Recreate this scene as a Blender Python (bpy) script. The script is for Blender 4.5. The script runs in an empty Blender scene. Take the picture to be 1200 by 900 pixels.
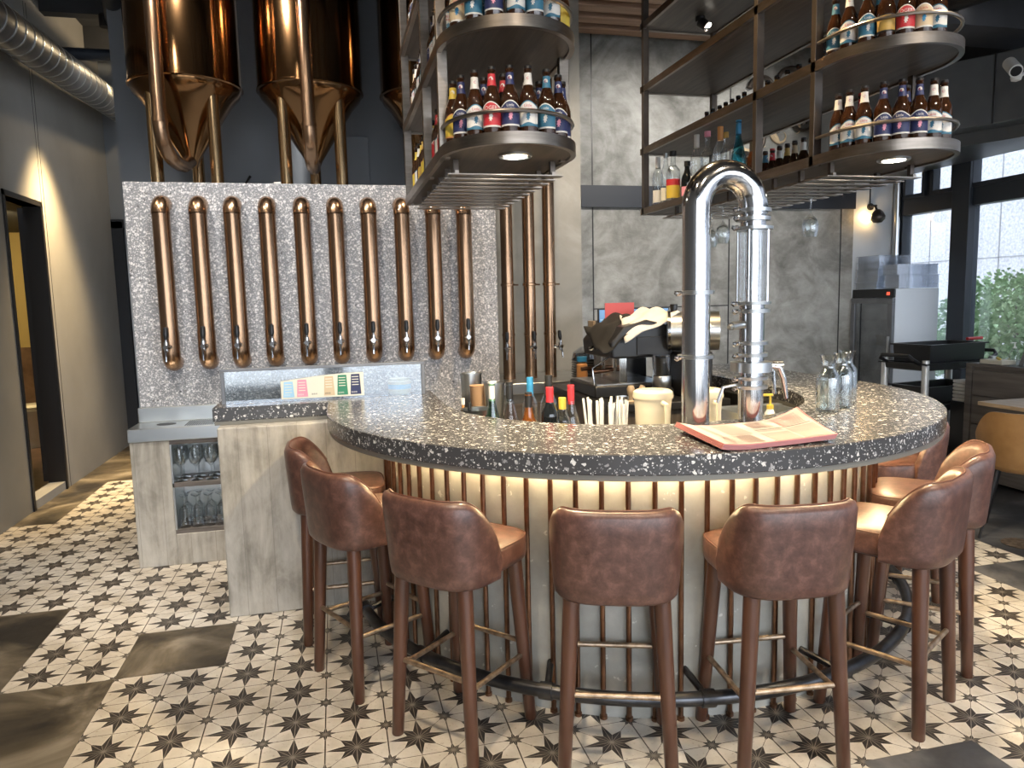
import bpy, math, random
from mathutils import Vector, Matrix
PI=math.pi; rnd=random.Random(7)
SC=bpy.context.scene; COL=SC.collection
def R(d): return math.radians(d)
# ------------------------------------------------------------------ nodes
def newmat(name):
    m=bpy.data.materials.new(name); m.use_nodes=True; nt=m.node_tree
    b=nt.nodes.get('Principled BSDF'); return m,nt,b
def pmat(name,col,rough=.5,metal=0,**k):
    m,nt,b=newmat(name)
    b.inputs['Base Color'].default_value=(*col,1); b.inputs['Roughness'].default_value=rough; b.inputs['Metallic'].default_value=metal
    for kk,v in k.items():
        n={'trans':'Transmission Weight','ior':'IOR','coat':'Coat Weight','alpha':'Alpha','es':'Emission Strength','coatr':'Coat Roughness','aniso':'Anisotropic'}.get(kk)
        if n: b.inputs[n].default_value=v
        if kk=='ec': b.inputs['Emission Color'].default_value=(*v,1)
    return m
class N:
    def __init__(s,nt): s.nt=nt
    def node(s,t,**k):
        n=s.nt.nodes.new(t)
        for a,v in k.items(): setattr(n,a,v)
        return n
    def put(s,sock,v):
        if isinstance(v,(int,float)): sock.default_value=v
        elif isinstance(v,tuple): sock.default_value=v
        else: s.nt.links.new(v,sock)
    def m(s,op,a,b=0.,c=None):
        n=s.node('ShaderNodeMath',operation=op); s.put(n.inputs[0],a); s.put(n.inputs[1],b)
        if c is not None: s.put(n.inputs[2],c)
        return n.outputs[0]
    def mix(s,f,a,b):
        n=s.node('ShaderNodeMix',data_type='RGBA'); s.put(n.inputs[0],f)
        s.put(n.inputs[6],a if not isinstance(a,tuple) else (*a,1)[:4]); s.put(n.inputs[7],b if not isinstance(b,tuple) else (*b,1)[:4])
        return n.outputs[2]
    def coord(s,kind='Object'):
        return s.node('ShaderNodeTexCoord').outputs[kind]
    def mapv(s,v,scale=(1,1,1),loc=(0,0,0)):
        n=s.node('ShaderNodeMapping'); s.nt.links.new(v,n.inputs[0]); n.inputs['Scale'].default_value=scale; n.inputs['Location'].default_value=loc
        return n.outputs[0]
    def noise(s,v,scale,detail=4,dist=0,rough=.55,col=False):
        n=s.node('ShaderNodeTexNoise'); s.nt.links.new(v,n.inputs['Vector']); n.inputs['Scale'].default_value=scale; n.inputs['Detail'].default_value=detail
        n.inputs['Distortion'].default_value=dist; n.inputs['Roughness'].default_value=rough
        return n.outputs[1 if col else 0]
    def ramp(s,f,stops):
        n=s.node('ShaderNodeValToRGB'); s.nt.links.new(f,n.inputs[0]); e=n.color_ramp.elements
        while len(e)<len(stops): e.new(.5)
        for q,(p,c) in zip(e,stops): q.position=p; q.color=(*c,1) if len(c)==3 else c
        return n.outputs[0]
    def bump(s,h,st=.3,d=.01):
        n=s.node('ShaderNodeBump'); s.nt.links.new(h,n.inputs['Height']); n.inputs['Strength'].default_value=st; n.inputs['Distance'].default_value=d
        return n.outputs[0]
def noisy(name,stops,scale,rough=.6,metal=0,dist=0,detail=5,bump=0,stretch=(1,1,1),roughvar=None,coat=0,second=None,bscale=None):
    m,nt,b=newmat(name); n=N(nt); v=n.mapv(n.coord(),stretch)
    f=n.noise(v,scale,detail,dist); c=n.ramp(f,stops)
    if second:
        f2=n.noise(n.coord(),second[0],3,second[3] if len(second)>3 else 0); k=n.ramp(f2,[(second[1],(0,0,0)),(second[2],(1,1,1))])
        c2=second[4]; c=n.mix(k,c,c2)
    nt.links.new(c,b.inputs['Base Color']); b.inputs['Metallic'].default_value=metal; b.inputs['Roughness'].default_value=rough
    b.inputs['Coat Weight'].default_value=coat
    if roughvar:
        r=n.noise(n.coord(),roughvar[0],4); rr=n.node('ShaderNodeMapRange'); nt.links.new(r,rr.inputs[0]); rr.inputs[1].default_value=.3; rr.inputs[2].default_value=.7
        rr.inputs[3].default_value=roughvar[1]; rr.inputs[4].default_value=roughvar[2]; nt.links.new(rr.outputs[0],b.inputs['Roughness'])
    if bump:
        h=n.noise(n.mapv(n.coord(),stretch),bscale or scale*4,6); nt.links.new(n.bump(h,bump),b.inputs['Normal'])
    return m
def terrazzo(name,base,chips,scale,frac,rough=.3,layers=2,edge=.06):
    m,nt,b=newmat(name); n=N(nt); v0=n.coord()
    wob=n.node('ShaderNodeVectorMath',operation='SCALE'); nt.links.new(n.noise(v0,scale*1.7,2,col=True),wob.inputs[0]); wob.inputs['Scale'].default_value=.35/scale
    ad=n.node('ShaderNodeVectorMath',operation='ADD'); nt.links.new(v0,ad.inputs[0]); nt.links.new(wob.outputs[0],ad.inputs[1]); v=ad.outputs[0]
    c=base
    for i in range(layers):
        sc=scale*(1,2.3,4.5)[i]
        mp=n.mapv(v,(1,1,1),(3.7*i,1.3*i,2.1*i))
        vo=n.node('ShaderNodeTexVoronoi',feature='F1'); nt.links.new(mp,vo.inputs['Vector']); vo.inputs['Scale'].default_value=sc
        ed=n.node('ShaderNodeTexVoronoi',feature='DISTANCE_TO_EDGE'); nt.links.new(mp,ed.inputs['Vector']); ed.inputs['Scale'].default_value=sc
        sp=n.node('ShaderNodeSeparateColor'); nt.links.new(vo.outputs['Color'],sp.inputs[0])
        pick=n.m('GREATER_THAN',sp.outputs[0],1-frac[i])
        size=n.m('MULTIPLY_ADD',sp.outputs[1],.18,edge)
        mask=n.m('MULTIPLY',pick,n.m('GREATER_THAN',ed.outputs[0],size))
        cc=n.ramp(sp.outputs[2],chips)
        c=n.mix(mask,c,cc)
    nt.links.new(c,b.inputs['Base Color']); b.inputs['Roughness'].default_value=rough
    return m
# ------------------------------------------------------------------ floor tile material
T=.2161; X0=-.3213; Y0=2.776
def star_tile():
    m,nt,b=newmat('star_pattern_tile'); n=N(nt); v=n.coord()
    sx=n.node('ShaderNodeSeparateXYZ'); nt.links.new(v,sx.inputs[0])
    def cell(o,off):
        q=n.m('DIVIDE',n.m('SUBTRACT',o,off),T); return n.m('FRACT',q)
    u=n.m('SUBTRACT',cell(sx.outputs[0],X0-T*200),.5); w=n.m('SUBTRACT',cell(sx.outputs[1],Y0-T*200),.5)
    au=n.m('ABSOLUTE',u); aw=n.m('ABSOLUTE',w)          # distance from the tile centre
    bu=n.m('SUBTRACT',.5,au); bw=n.m('SUBTRACT',.5,aw)   # distance from the tile corner
    def star(a,c,L,k,L2,k2):
        hi=n.m('MAXIMUM',a,c); lo=n.m('MINIMUM',a,c)
        s1=n.m('LESS_THAN',lo,n.m('MULTIPLY',n.m('SUBTRACT',L,hi),k))
        al=n.m('MULTIPLY',n.m('ADD',hi,lo),.7071); pe=n.m('MULTIPLY',n.m('SUBTRACT',hi,lo),.7071)
        s2=n.m('LESS_THAN',pe,n.m('MULTIPLY',n.m('SUBTRACT',L2,al),k2))
        # thin pale facet lines on the spike axes and in the notches
        f1=n.m('LESS_THAN',lo,.006); f2=n.m('LESS_THAN',pe,.006)
        f3=n.m('LESS_THAN',n.m('ABSOLUTE',n.m('SUBTRACT',lo,n.m('MULTIPLY',hi,.4142))),.005)
        return n.m('MAXIMUM',s1,s2),n.m('MAXIMUM',n.m('MAXIMUM',f1,f2),f3)
    S1,F1=star(au,aw,.5,.243,.365,.44); S2,F2=star(bu,bw,.20,.27,.165,.38)
    S=n.m('MAXIMUM',S1,S2); F=n.m('ADD',n.m('MULTIPLY',S1,F1),n.m('MULTIPLY',S2,F2))
    gx=n.m('LESS_THAN',bu,.011); gy=n.m('LESS_THAN',bw,.006)
    dg=n.m('LESS_THAN',n.m('ABSOLUTE',n.m('SUBTRACT',au,aw)),.006); line=n.m('MAXIMUM',n.m('MAXIMUM',gx,gy),dg)
    cr=n.ramp(n.noise(v,6,6,.4),[(.3,(.52,.47,.39)),(.55,(.66,.61,.53)),(.75,(.74,.70,.62))])
    sp=n.ramp(n.noise(v,70,3),[(.28,(.75,.72,.68)),(.4,(1,1,1))])
    mu=n.node('ShaderNodeMix',data_type='RGBA',blend_type='MULTIPLY'); mu.inputs[0].default_value=1; nt.links.new(cr,mu.inputs[6]); nt.links.new(sp,mu.inputs[7]); cr=mu.outputs[2]
    dk=n.ramp(n.noise(v,14,5),[(.3,(.022,.018,.016)),(.7,(.055,.046,.040))])
    c=n.mix(line,cr,(.10,.08,.06)); c=n.mix(S,c,dk); c=n.mix(n.m('MULTIPLY',F,.55),c,(.40,.36,.30))
    dirt=n.ramp(n.noise(v,1.6,5,.6),[(.35,(.62,.56,.48)),(.6,(1,1,1))])
    m2=n.node('ShaderNodeMix',data_type='RGBA',blend_type='MULTIPLY'); m2.inputs[0].default_value=.55; nt.links.new(c,m2.inputs[6]); nt.links.new(dirt,m2.inputs[7])
    nt.links.new(m2.outputs[2],b.inputs['Base Color'])
    r=n.node('ShaderNodeMapRange'); nt.links.new(n.noise(v,9,4),r.inputs[0]); r.inputs[3].default_value=.22; r.inputs[4].default_value=.5; nt.links.new(r.outputs[0],b.inputs['Roughness'])
    nt.links.new(n.bump(n.m('MAXIMUM',gx,gy),-.25,.003),b.inputs['Normal'])
    return m
# ------------------------------------------------------------------ materials
M={}
M['tile']=star_tile()
M['floorconc']=noisy('worn_floor_concrete',[(.36,(.022,.018,.014)),(.47,(.075,.06,.04)),(.55,(.14,.115,.08)),(.66,(.27,.23,.175))],2.4,rough=.45,dist=.9,detail=10,bump=.15,roughvar=(4,.28,.6))
M['floordark']=noisy('dark_floor_concrete',[(.38,(.025,.025,.027)),(.52,(.065,.065,.068)),(.66,(.16,.155,.15))],2.2,rough=.4,dist=.6,bump=.15)
M['counter']=terrazzo('dark_terrazzo',(.060,.060,.062),[(0,(.66,.65,.62)),(.40,(.74,.72,.68)),(.5,(.20,.20,.21)),(1,(.40,.39,.37))],62,(.23,.26),rough=.25,edge=.08)
def wallterr():
    return terrazzo('grey_terrazzo',(.235,.24,.255),[(0,(.66,.65,.66)),(.6,(.72,.7,.7)),(.7,(.07,.07,.075)),(.82,(.45,.43,.42)),(1,(.8,.78,.77))],80,(.42,.5),rough=.45)
M['wallterr']=wallterr()
M['strip']=pmat('grey_edge_metal',(.21,.20,.17),.5,.3)
M['barconc']=noisy('bar_board_concrete',[(.3,(.27,.245,.205)),(.5,(.40,.37,.32)),(.7,(.55,.515,.455))],5.5,rough=.75,dist=.9,bump=.25,stretch=(1,1,.28),second=(5,.62,.72,.6,(.17,.155,.13)))
def boards():
    m,nt,b=newmat('board_marked_concrete'); n=N(nt); v=n.coord()
    a=n.noise(n.mapv(v,(1,1,.35)),7,10,.5,.66); p=n.noise(v,2.6,8,.8,.6); w_=n.noise(n.mapv(v,(14,14,.5)),2,4)
    f=n.m('ADD',n.m('MULTIPLY',a,.45),n.m('ADD',n.m('MULTIPLY',p,.35),n.m('MULTIPLY',w_,.20)))
    c=n.ramp(f,[(.34,(.15,.135,.11)),(.43,(.27,.25,.21)),(.50,(.40,.37,.32)),(.60,(.52,.49,.43)),(.7,(.60,.565,.50))])
    sx_=n.node('ShaderNodeSeparateXYZ'); nt.links.new(v,sx_.inputs[0])
    st=n.m('LESS_THAN',n.m('ABSOLUTE',n.m('SUBTRACT',n.m('FRACT',n.m('MULTIPLY',sx_.outputs[0],7.2)),.5)),.012)
    c=n.mix(n.m('MULTIPLY',st,.35),c,(.12,.11,.09))
    nt.links.new(c,b.inputs['Base Color']); b.inputs['Roughness'].default_value=.7
    nt.links.new(n.bump(a,.3,.01),b.inputs['Normal']); return m
M['barconc']=boards()
M['panelconc']=noisy('bar_panel_concrete',[(.3,(.27,.26,.225)),(.6,(.38,.365,.32)),(.8,(.48,.46,.41))],6,rough=.6,dist=.2,bump=.15,second=(24,.66,.70,0,(.6,.58,.52)))
M['backconc']=noisy('swirled_wall_concrete',[(.30,(.13,.128,.115)),(.42,(.22,.217,.20)),(.52,(.30,.298,.28)),(.70,(.40,.398,.38))],2.3,rough=.65,dist=1.1,detail=12,bump=.35,bscale=7)
def trowel(name,cols,sc,seed):
    m,nt,b=newmat(name); n=N(nt); v=n.mapv(n.coord(),(1,1,1),(seed,seed*2,seed*3))
    a=n.noise(v,sc,9,1.3,.62); p=n.noise(n.mapv(v,(1,1,1.6)),sc*3.2,10,.5,.68); q=n.noise(v,sc*.5,3,.3)
    f=n.m('ADD',n.m('MULTIPLY',a,.55),n.m('ADD',n.m('MULTIPLY',p,.30),n.m('MULTIPLY',q,.15)))
    c=n.ramp(f,[(.36,cols[0]),(.46,cols[1]),(.50,cols[2]),(.56,cols[3]),(.66,cols[4])])
    nt.links.new(c,b.inputs['Base Color']); b.inputs['Roughness'].default_value=.62
    nt.links.new(n.bump(p,.35,.02),b.inputs['Normal']); return m
M['backconc']=trowel('trowelled_wall_concrete',[(.10,.098,.088),(.19,.187,.172),(.235,.232,.216),(.30,.298,.280),(.40,.398,.38)],1.7,1.3)
M['colconc']=noisy('column_concrete',[(.3,(.20,.19,.165)),(.6,(.27,.255,.225)),(.85,(.37,.355,.325))],2.5,rough=.7,dist=1.0,detail=7,bump=.2)
M['leftwall']=noisy('left_wall_plaster',[(.3,(.20,.192,.18)),(.7,(.26,.25,.232))],1.2,rough=.7,bump=.05)
M['greywall']=noisy('blue_grey_paint',[(.3,(.20,.22,.25)),(.7,(.24,.265,.30))],1,rough=.65)
M['palewall']=noisy('pale_wall_paint',[(.3,(.42,.46,.50)),(.7,(.50,.54,.58))],3,rough=.7)
M['ceil']=noisy('dark_ceiling_paint',[(.3,(.035,.037,.042)),(.7,(.06,.062,.07))],2,rough=.8)
M['navy']=pmat('navy_black_paint',(.012,.015,.022),.5)
M['black']=pmat('black_metal',(.012,.011,.011),.4,.2)
M['blackplastic']=pmat('black_plastic',(.012,.012,.013),.35)
M['bronze']=noisy('brushed_dark_steel',[(.3,(.22,.19,.16)),(.7,(.33,.29,.25))],8,rough=.33,metal=1,stretch=(1,1,6))
M['rackdark']=noisy('brown_rack_steel',[(.3,(.085,.07,.06)),(.7,(.14,.118,.10))],6,rough=.38,metal=.8)
M['shelfwood']=noisy('dark_shelf_board',[(.3,(.045,.036,.03)),(.55,(.085,.068,.056)),(.8,(.13,.105,.088))],5,rough=.45,stretch=(9,.6,1),detail=6)
M['chrome']=noisy('polished_steel',[(.3,(.52,.52,.53)),(.7,(.68,.68,.68))],14,rough=.13,metal=1,stretch=(5,5,.15))
M['satin']=pmat('satin_steel',(.55,.56,.56),.28,1)
M['sheet']=noisy('sheet_steel',[(.3,(.50,.52,.52)),(.7,(.62,.63,.62))],4,rough=.3,metal=1,stretch=(.3,1,1))
M['copper']=noisy('aged_copper',[(.3,(.33,.20,.120)),(.7,(.47,.305,.19))],5,rough=.27,metal=1,stretch=(1,1,.3))
M['tank']=noisy('polished_bronze_tank',[(.3,(.20,.105,.045)),(.7,(.30,.17,.08))],1.5,rough=.13,metal=1)
M['legbronze']=pmat('bronze_leg',(.48,.33,.18),.2,1)
M['tubecopper']=noisy('copper_tube',[(.3,(.17,.088,.052)),(.7,(.28,.155,.098))],20,rough=.3,metal=1)
M['brass']=noisy('worn_brass_rung',[(.35,(.26,.19,.13)),(.6,(.50,.38,.27))],30,rough=.38,metal=.9)
M['rail']=noisy('blackened_rail_steel',[(.3,(.035,.036,.04)),(.7,(.10,.10,.105))],9,rough=.3,metal=.9)
M['wood_leg']=noisy('dark_stained_leg_wood',[(.3,(.055,.02,.011)),(.7,(.105,.042,.022))],9,rough=.36,stretch=(3,3,.4),coat=.3)
M['ledwhite']=pmat('led_lens',(1,1,1),.4,0,ec=(1,.93,.8),es=14)
M['ledwarm']=pmat('warm_led_strip',(1,.9,.7),.4,0,ec=(1,.76,.42),es=60)
M['slat']=noisy('ceiling_slat_wood',[(.3,(.22,.125,.08)),(.7,(.42,.27,.18))],4,rough=.5,stretch=(.4,6,6))
M['greyduct']=noisy('spiral_duct_steel',[(.3,(.14,.145,.155)),(.7,(.24,.245,.255))],5,rough=.45,metal=.6)
M['bluepipe']=pmat('dark_blue_pipe',(.035,.045,.065),.45,.3)
M['bulk']=noisy('bulkhead_sheet_steel',[(.3,(.105,.112,.118)),(.7,(.16,.168,.175))],2,rough=.42,metal=.55)
M['white']=pmat('white_plastic',(.72,.71,.68),.4)
M['red']=pmat('red_plastic',(.55,.03,.03),.4)
M['porcelain']=pmat('porcelain',(.62,.58,.48),.15)
M['yellowwall']=pmat('ochre_wall_paint',(.36,.27,.10),.7)
M['browntile']=noisy('brown_wall_tile',[(.3,(.07,.04,.025)),(.7,(.18,.11,.07))],5,rough=.4)
M['framegrey']=pmat('window_frame_paint',(.028,.034,.044),.42,.2)
M['sidewood']=noisy('grey_oak_veneer',[(.3,(.085,.072,.062)),(.55,(.135,.115,.10)),(.8,(.18,.155,.135))],4,rough=.5,stretch=(1,.5,7),detail=6)
M['oak']=noisy('oak_table_top',[(.3,(.33,.24,.15)),(.7,(.48,.37,.25))],4,rough=.45,stretch=(7,.6,1))
M['tan']=noisy('tan_leather',[(.3,(.20,.105,.035)),(.7,(.28,.155,.06))],8,rough=.45,bump=.1)
M['fridgewhite']=pmat('fridge_side_paint',(.80,.84,.88),.3)
M['trolleypole']=pmat('trolley_pole',(.62,.61,.58),.35,.4)
M['cardb']=pmat('cardboard',(.36,.22,.12),.7); M['straw']=pmat('clear_straw_wrapper',(.75,.74,.70),.35)
def leather():
    m,nt,b=newmat('mottled_brown_leather'); n=N(nt); v=n.coord()
    c=n.ramp(n.noise(v,26,8,.25,.68),[(.30,(.050,.022,.016)),(.5,(.100,.046,.034)),(.70,(.175,.086,.064))])
    nt.links.new(c,b.inputs['Base Color']); b.inputs['Roughness'].default_value=.4; b.inputs['Coat Weight'].default_value=.25; b.inputs['Coat Roughness'].default_value=.3
    nt.links.new(n.bump(n.noise(v,180,3),.12,.002),b.inputs['Normal']); return m
M['leather']=leather()
M['seam']=pmat('leather_seam',(.12,.05,.032),.5)
def glass(name,col=(1,1,1),op=.12,rough=.03):
    m=bpy.data.materials.new(name); m.use_nodes=True; nt=m.node_tree; nt.nodes.clear(); n=N(nt)
    out=n.node('ShaderNodeOutputMaterial'); tr=n.node('ShaderNodeBsdfTransparent'); tr.inputs[0].default_value=(*col,1)
    gl=n.node('ShaderNodeBsdfGlossy'); gl.inputs['Roughness'].default_value=rough; gl.inputs[0].default_value=(.95,.97,1,1)
    lw=n.node('ShaderNodeLayerWeight'); lw.inputs[0].default_value=.35
    f=n.m('MULTIPLY_ADD',lw.outputs['Facing'],.75,op); f=n.m('MINIMUM',f,.9)
    mx=n.node('ShaderNodeMixShader'); nt.links.new(f,mx.inputs[0]); nt.links.new(tr.outputs[0],mx.inputs[1]); nt.links.new(gl.outputs[0],mx.inputs[2]); nt.links.new(mx.outputs[0],out.inputs[0])
    return m
M['glass']=glass('clear_glass',(.93,.95,.95),.05)
M['pane']=glass('window_glass',(.97,.985,1),.0,.01)
M['shield']=glass('shield_glass',(.80,.86,.9),.16,.06)
M['tealglass']=glass('teal_glass',(.15,.5,.58),.08)
M['greenglass']=glass('green_glass',(.35,.62,.4),.08)
M['smoke']=glass('smoked_glass',(.35,.37,.4),.10)
M['milky']=pmat('milky_plastic',(.80,.73,.58),.4,0,trans=.25)
M['crate']=glass('clear_tray_plastic',(.88,.90,.93),.10,.2)
M['water']=glass('water',(.93,.96,.94),.1)
M['brownglass']=pmat('brown_bottle_glass',(.05,.019,.007),.07,0,coat=.6,trans=.35)
M['amberglass']=pmat('amber_spirit',(.22,.07,.012),.08,0,coat=.6,trans=.4)
M['redglass']=pmat('red_bottle_glass',(.14,.008,.006),.08,0,coat=.6)
M['wineglass_dark']=pmat('dark_wine_glass',(.008,.01,.012),.08,0,coat=.6)
for k,c in dict(navy_l=(.022,.03,.10),white_l=(.68,.66,.62),red_l=(.50,.03,.04),teal_l=(.04,.16,.25),cream_l=(.60,.47,.30),yellow_l=(.62,.45,.06),black_l=(.015,.015,.015),orange_l=(.55,.25,.08),green_l=(.03,.22,.12),blue_l=(.03,.22,.42),pink_l=(.75,.30,.40),gold_l=(.5,.32,.08),ltblue_l=(.35,.60,.80),ivory_l=(.75,.72,.6)).items():
    M[k]=pmat(k[:-2]+'_printed_paper',c,.5)
# ------------------------------------------------------------------ mesh builder
class MB:
    def __init__(s): s.v=[]; s.f=[]; s.m=[]; s.M=None
    def add(s,vs,fs,mi=0):
        o=len(s.v)
        s.v+= [tuple(s.M@Vector(p)) for p in vs] if s.M else [tuple(p) for p in vs]
        s.f+=[tuple(i+o for i in f) for f in fs]; s.m+=[mi]*len(fs); return s
    def box(s,x0,x1,y0,y1,z0,z1,mi=0):
        v=[(x0,y0,z0),(x1,y0,z0),(x1,y1,z0),(x0,y1,z0),(x0,y0,z1),(x1,y0,z1),(x1,y1,z1),(x0,y1,z1)]
        return s.add(v,[(0,3,2,1),(4,5,6,7),(0,1,5,4),(1,2,6,5),(2,3,7,6),(3,0,4,7)],mi)
    def prism(s,pts,z0,z1,mi=0,cap=True):
        n=len(pts); a=sum(pts[i][0]*pts[(i+1)%n][1]-pts[(i+1)%n][0]*pts[i][1] for i in range(n))
        if a<0: pts=pts[::-1]
        v=[(x,y,z0) for x,y in pts]+[(x,y,z1) for x,y in pts]
        f=[(i,(i+1)%n,n+(i+1)%n,n+i) for i in range(n)]
        if cap: f+=[tuple(range(n))[::-1],tuple(range(n,2*n))]
        return s.add(v,f,mi)
    def tube(s,path,r,seg=12,closed=False,mi=0,caps=True):
        P=[Vector(p) for p in path]; n=len(P); rr=r if isinstance(r,(list,tuple)) else [r]*n
        tan=[]
        for i in range(n):
            a=P[(i-1)%n] if closed or i>0 else P[i]; b=P[(i+1)%n] if closed or i<n-1 else P[i]
            tan.append((b-a).normalized())
        up=Vector((0,0,1)) if abs(tan[0].z)<.9 else Vector((0,1,0))
        nx=tan[0].cross(up).normalized(); vs=[]; 
        for i in range(n):
            t=tan[i]; nx=(nx-t*nx.dot(t)).normalized(); ny=t.cross(nx)
            for k in range(seg):
                a=2*PI*k/seg; vs.append(P[i]+(nx*math.cos(a)+ny*math.sin(a))*rr[i])
        fs=[]
        for i in range(n if closed else n-1):
            j=(i+1)%n
            for k in range(seg):
                l=(k+1)%seg; fs.append((i*seg+k,i*seg+l,j*seg+l,j*seg+k))
        if not closed and caps: fs+=[tuple(range(seg))[::-1],tuple(range((n-1)*seg,n*seg))]
        return s.add(vs,fs,mi)
    def cyl(s,p0,p1,r0,r1=None,seg=16,mi=0): return s.tube([p0,p1],[r0,r0 if r1 is None else r1],seg,mi=mi)
    def lathe(s,prof,c=(0,0,0),seg=24,mi=0,cap=True):
        vs=[];fs=[];idx=[]
        for r,z in prof:
            if r<=1e-6: idx.append([len(vs)]); vs.append((c[0],c[1],c[2]+z))
            else:
                idx.append(list(range(len(vs),len(vs)+seg)))
                vs+=[(c[0]+r*math.cos(2*PI*k/seg),c[1]+r*math.sin(2*PI*k/seg),c[2]+z) for k in range(seg)]
        for a,b in zip(idx,idx[1:]):
            for k in range(seg):
                l=(k+1)%seg
                if len(a)==1 and len(b)==1: continue
                if len(a)==1: fs.append((a[0],b[l],b[k]))
                elif len(b)==1: fs.append((a[k],a[l],b[0]))
                else: fs.append((a[k],a[l],b[l],b[k]))
        if cap and len(idx[0])>1: fs.append(tuple(idx[0])[::-1])
        if cap and len(idx[-1])>1: fs.append(tuple(idx[-1]))
        return s.add(vs,fs,mi)
    def loft(s,rings,mi=0,cap=True,closed=True):
        n=len(rings[0]); vs=[p for r in rings for p in r]; fs=[]
        for i in range(len(rings)-1):
            for k in range(n if closed else n-1):
                l=(k+1)%n; fs.append((i*n+k,i*n+l,(i+1)*n+l,(i+1)*n+k))
        if cap: fs+=[tuple(range(n))[::-1],tuple(range((len(rings)-1)*n,len(rings)*n))]
        return s.add(vs,fs,mi)
    def build(s,name,mat,parent=None,loc=(0,0,0),smooth=35,bevel=0,rot=0):
        me=bpy.data.meshes.new(name); me.from_pydata(s.v,[],s.f)
        mats=mat if isinstance(mat,(list,tuple)) else [mat]
        for m in mats: me.materials.append(m)
        if len(mats)>1: me.polygons.foreach_set('material_index',s.m)
        me.validate(); me.update()
        if smooth:
            me.polygons.foreach_set('use_smooth',[True]*len(me.polygons)); me.set_sharp_from_angle(angle=R(smooth))
        o=bpy.data.objects.new(name,me); COL.objects.link(o); o.location=loc; o.rotation_euler=(0,0,rot)
        if parent: o.parent=parent
        if bevel:
            b=o.modifiers.new('bevel','BEVEL'); b.width=bevel; b.segments=2; b.limit_method='ANGLE'; b.angle_limit=R(40)
        return o
def thing(name,label,cat,loc=(0,0,0),rot=0,group=None):
    o=bpy.data.objects.new(name,None); COL.objects.link(o); o.location=loc; o.rotation_euler=(0,0,rot); o.empty_display_size=.05
    return tag(o,label,cat,group)
def tag(o,label,cat,group=None,kind=None):
    o['label']=label; o['category']=cat
    if group: o['group']=group
    if kind: o['kind']=kind
    return o
def struct(mb,name,mat,**k):
    o=mb.build(name,mat,**k); o['kind']='structure'; return o
def dup(root,loc=None,rot=None,label=None,group=None,parent=None):
    r=root.copy(); COL.objects.link(r)
    if loc is not None: r.location=loc
    if rot is not None: r.rotation_euler=(0,0,rot)
    if label: r['label']=label
    if group: r['group']=group
    if parent: r.parent=parent
    for ch in KIDS.get(root.name,[]):
        c=ch.copy(); COL.objects.link(c); c.parent=r
        for g in KIDS.get(ch.name,[]):
            d=g.copy(); COL.objects.link(d); d.parent=c
    return r
KIDS={}
def index():
    KIDS.clear()
    for o in COL.objects:
        if o.parent: KIDS.setdefault(o.parent.name,[]).append(o)
_tc={}
def text_geo(s,size):
    if s in _tc: v,f=_tc[s]
    else:
        cu=bpy.data.curves.new('lettering','FONT'); cu.body=s; cu.align_x='CENTER'; cu.resolution_u=2
        ob=bpy.data.objects.new('lettering',cu); COL.objects.link(ob); dg=bpy.context.evaluated_depsgraph_get(); me=ob.evaluated_get(dg).to_mesh()
        v=[(p.co.x,p.co.y) for p in me.vertices]; f=[tuple(p.vertices) for p in me.polygons]
        ob.evaluated_get(dg).to_mesh_clear(); bpy.data.objects.remove(ob); bpy.data.curves.remove(cu); _tc[s]=(v,f)
    return [(x*size,y*size) for x,y in v],f
def pol(r,a,c=(1.391,3.46)): return (c[0]+r*math.cos(R(a)),c[1]+r*math.sin(R(a)))
def arc(r,a0,a1,n,c=(1.391,3.46)): return [pol(r,a0+(a1-a0)*i/n,c) for i in range(n+1)]
CX,CY=1.391,3.46
H=1.54
# ================================================================== SHELL
def build_floor():
    mb=MB()
    def concrete(cx,cy):
        if cx>X0+19*T: return 2
        if cx>X0+17*T and cy<Y0+2*T: return 2
        if cy>Y0+20*T: return 1
        if cx<X0-8*T and cy>5.9: return 1
        if X0-3*T<cx<X0-T and Y0+2*T<cy<Y0+4*T: return 1
        if cx<X0-5*T and Y0+2*T<cy<Y0+6*T: return 1
        if cx<X0-3*T and cy<Y0+2*T: return 1
        if X0+9*T<cx<X0+11*T and cy<Y0-4*T: return 2
        return 0
    i0,i1,j0,j1=-10,29,-30,30
    vs=[];fs=[];ms=[]
    for j in range(j0,j1+1):
        for i in range(i0,i1+1): vs.append((X0+i*T,Y0+j*T,0))
    w=i1-i0+1
    for j in range(j1-j0):
        for i in range(i1-i0):
            fs.append((j*w+i,j*w+i+1,(j+1)*w+i+1,(j+1)*w+i)); ms.append(concrete(X0+(i0+i+.5)*T,Y0+(j0+j+.5)*T))
    mb.v=vs; mb.f=fs; mb.m=ms
    # a slab beyond the doorway of the left room
    struct(mb,'floor',[M['tile'],M['floorconc'],M['floordark']],smooth=0)
build_floor()
XL=-2.33; XR=5.8; YB=6.6; ZC=4.05; YD=8.97; YF=-3.6
# left wall with the doorway opening
mb=MB()
mb.box(XL-.12,XL,YF,6.2,0,ZC+.36); mb.box(XL-.12,XL,6.95,YD+.1,0,ZC+.36); mb.box(XL-.12,XL,6.2,6.95,2.40,ZC+.36); mb.box(XL-.12,XL,6.2,6.95,-.02,.07)
struct(mb,'wall_left',M['leftwall'],smooth=0)
mb=MB(); mb.box(XL,XL+.002,7.035,7.04,0,ZC); mb.box(XL,XL+.002,6.98,6.983,0,ZC); struct(mb,'trim_1',M['black'],smooth=0)
mb=MB()
for a,b in ((6.2,6.235),(6.915,6.95)): mb.box(XL-.13,XL+.012,a,b,0,2.44)
mb.box(XL-.13,XL+.012,6.2,6.95,2.40,2.44)
struct(mb,'door_1',M['black'],smooth=0)
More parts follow.
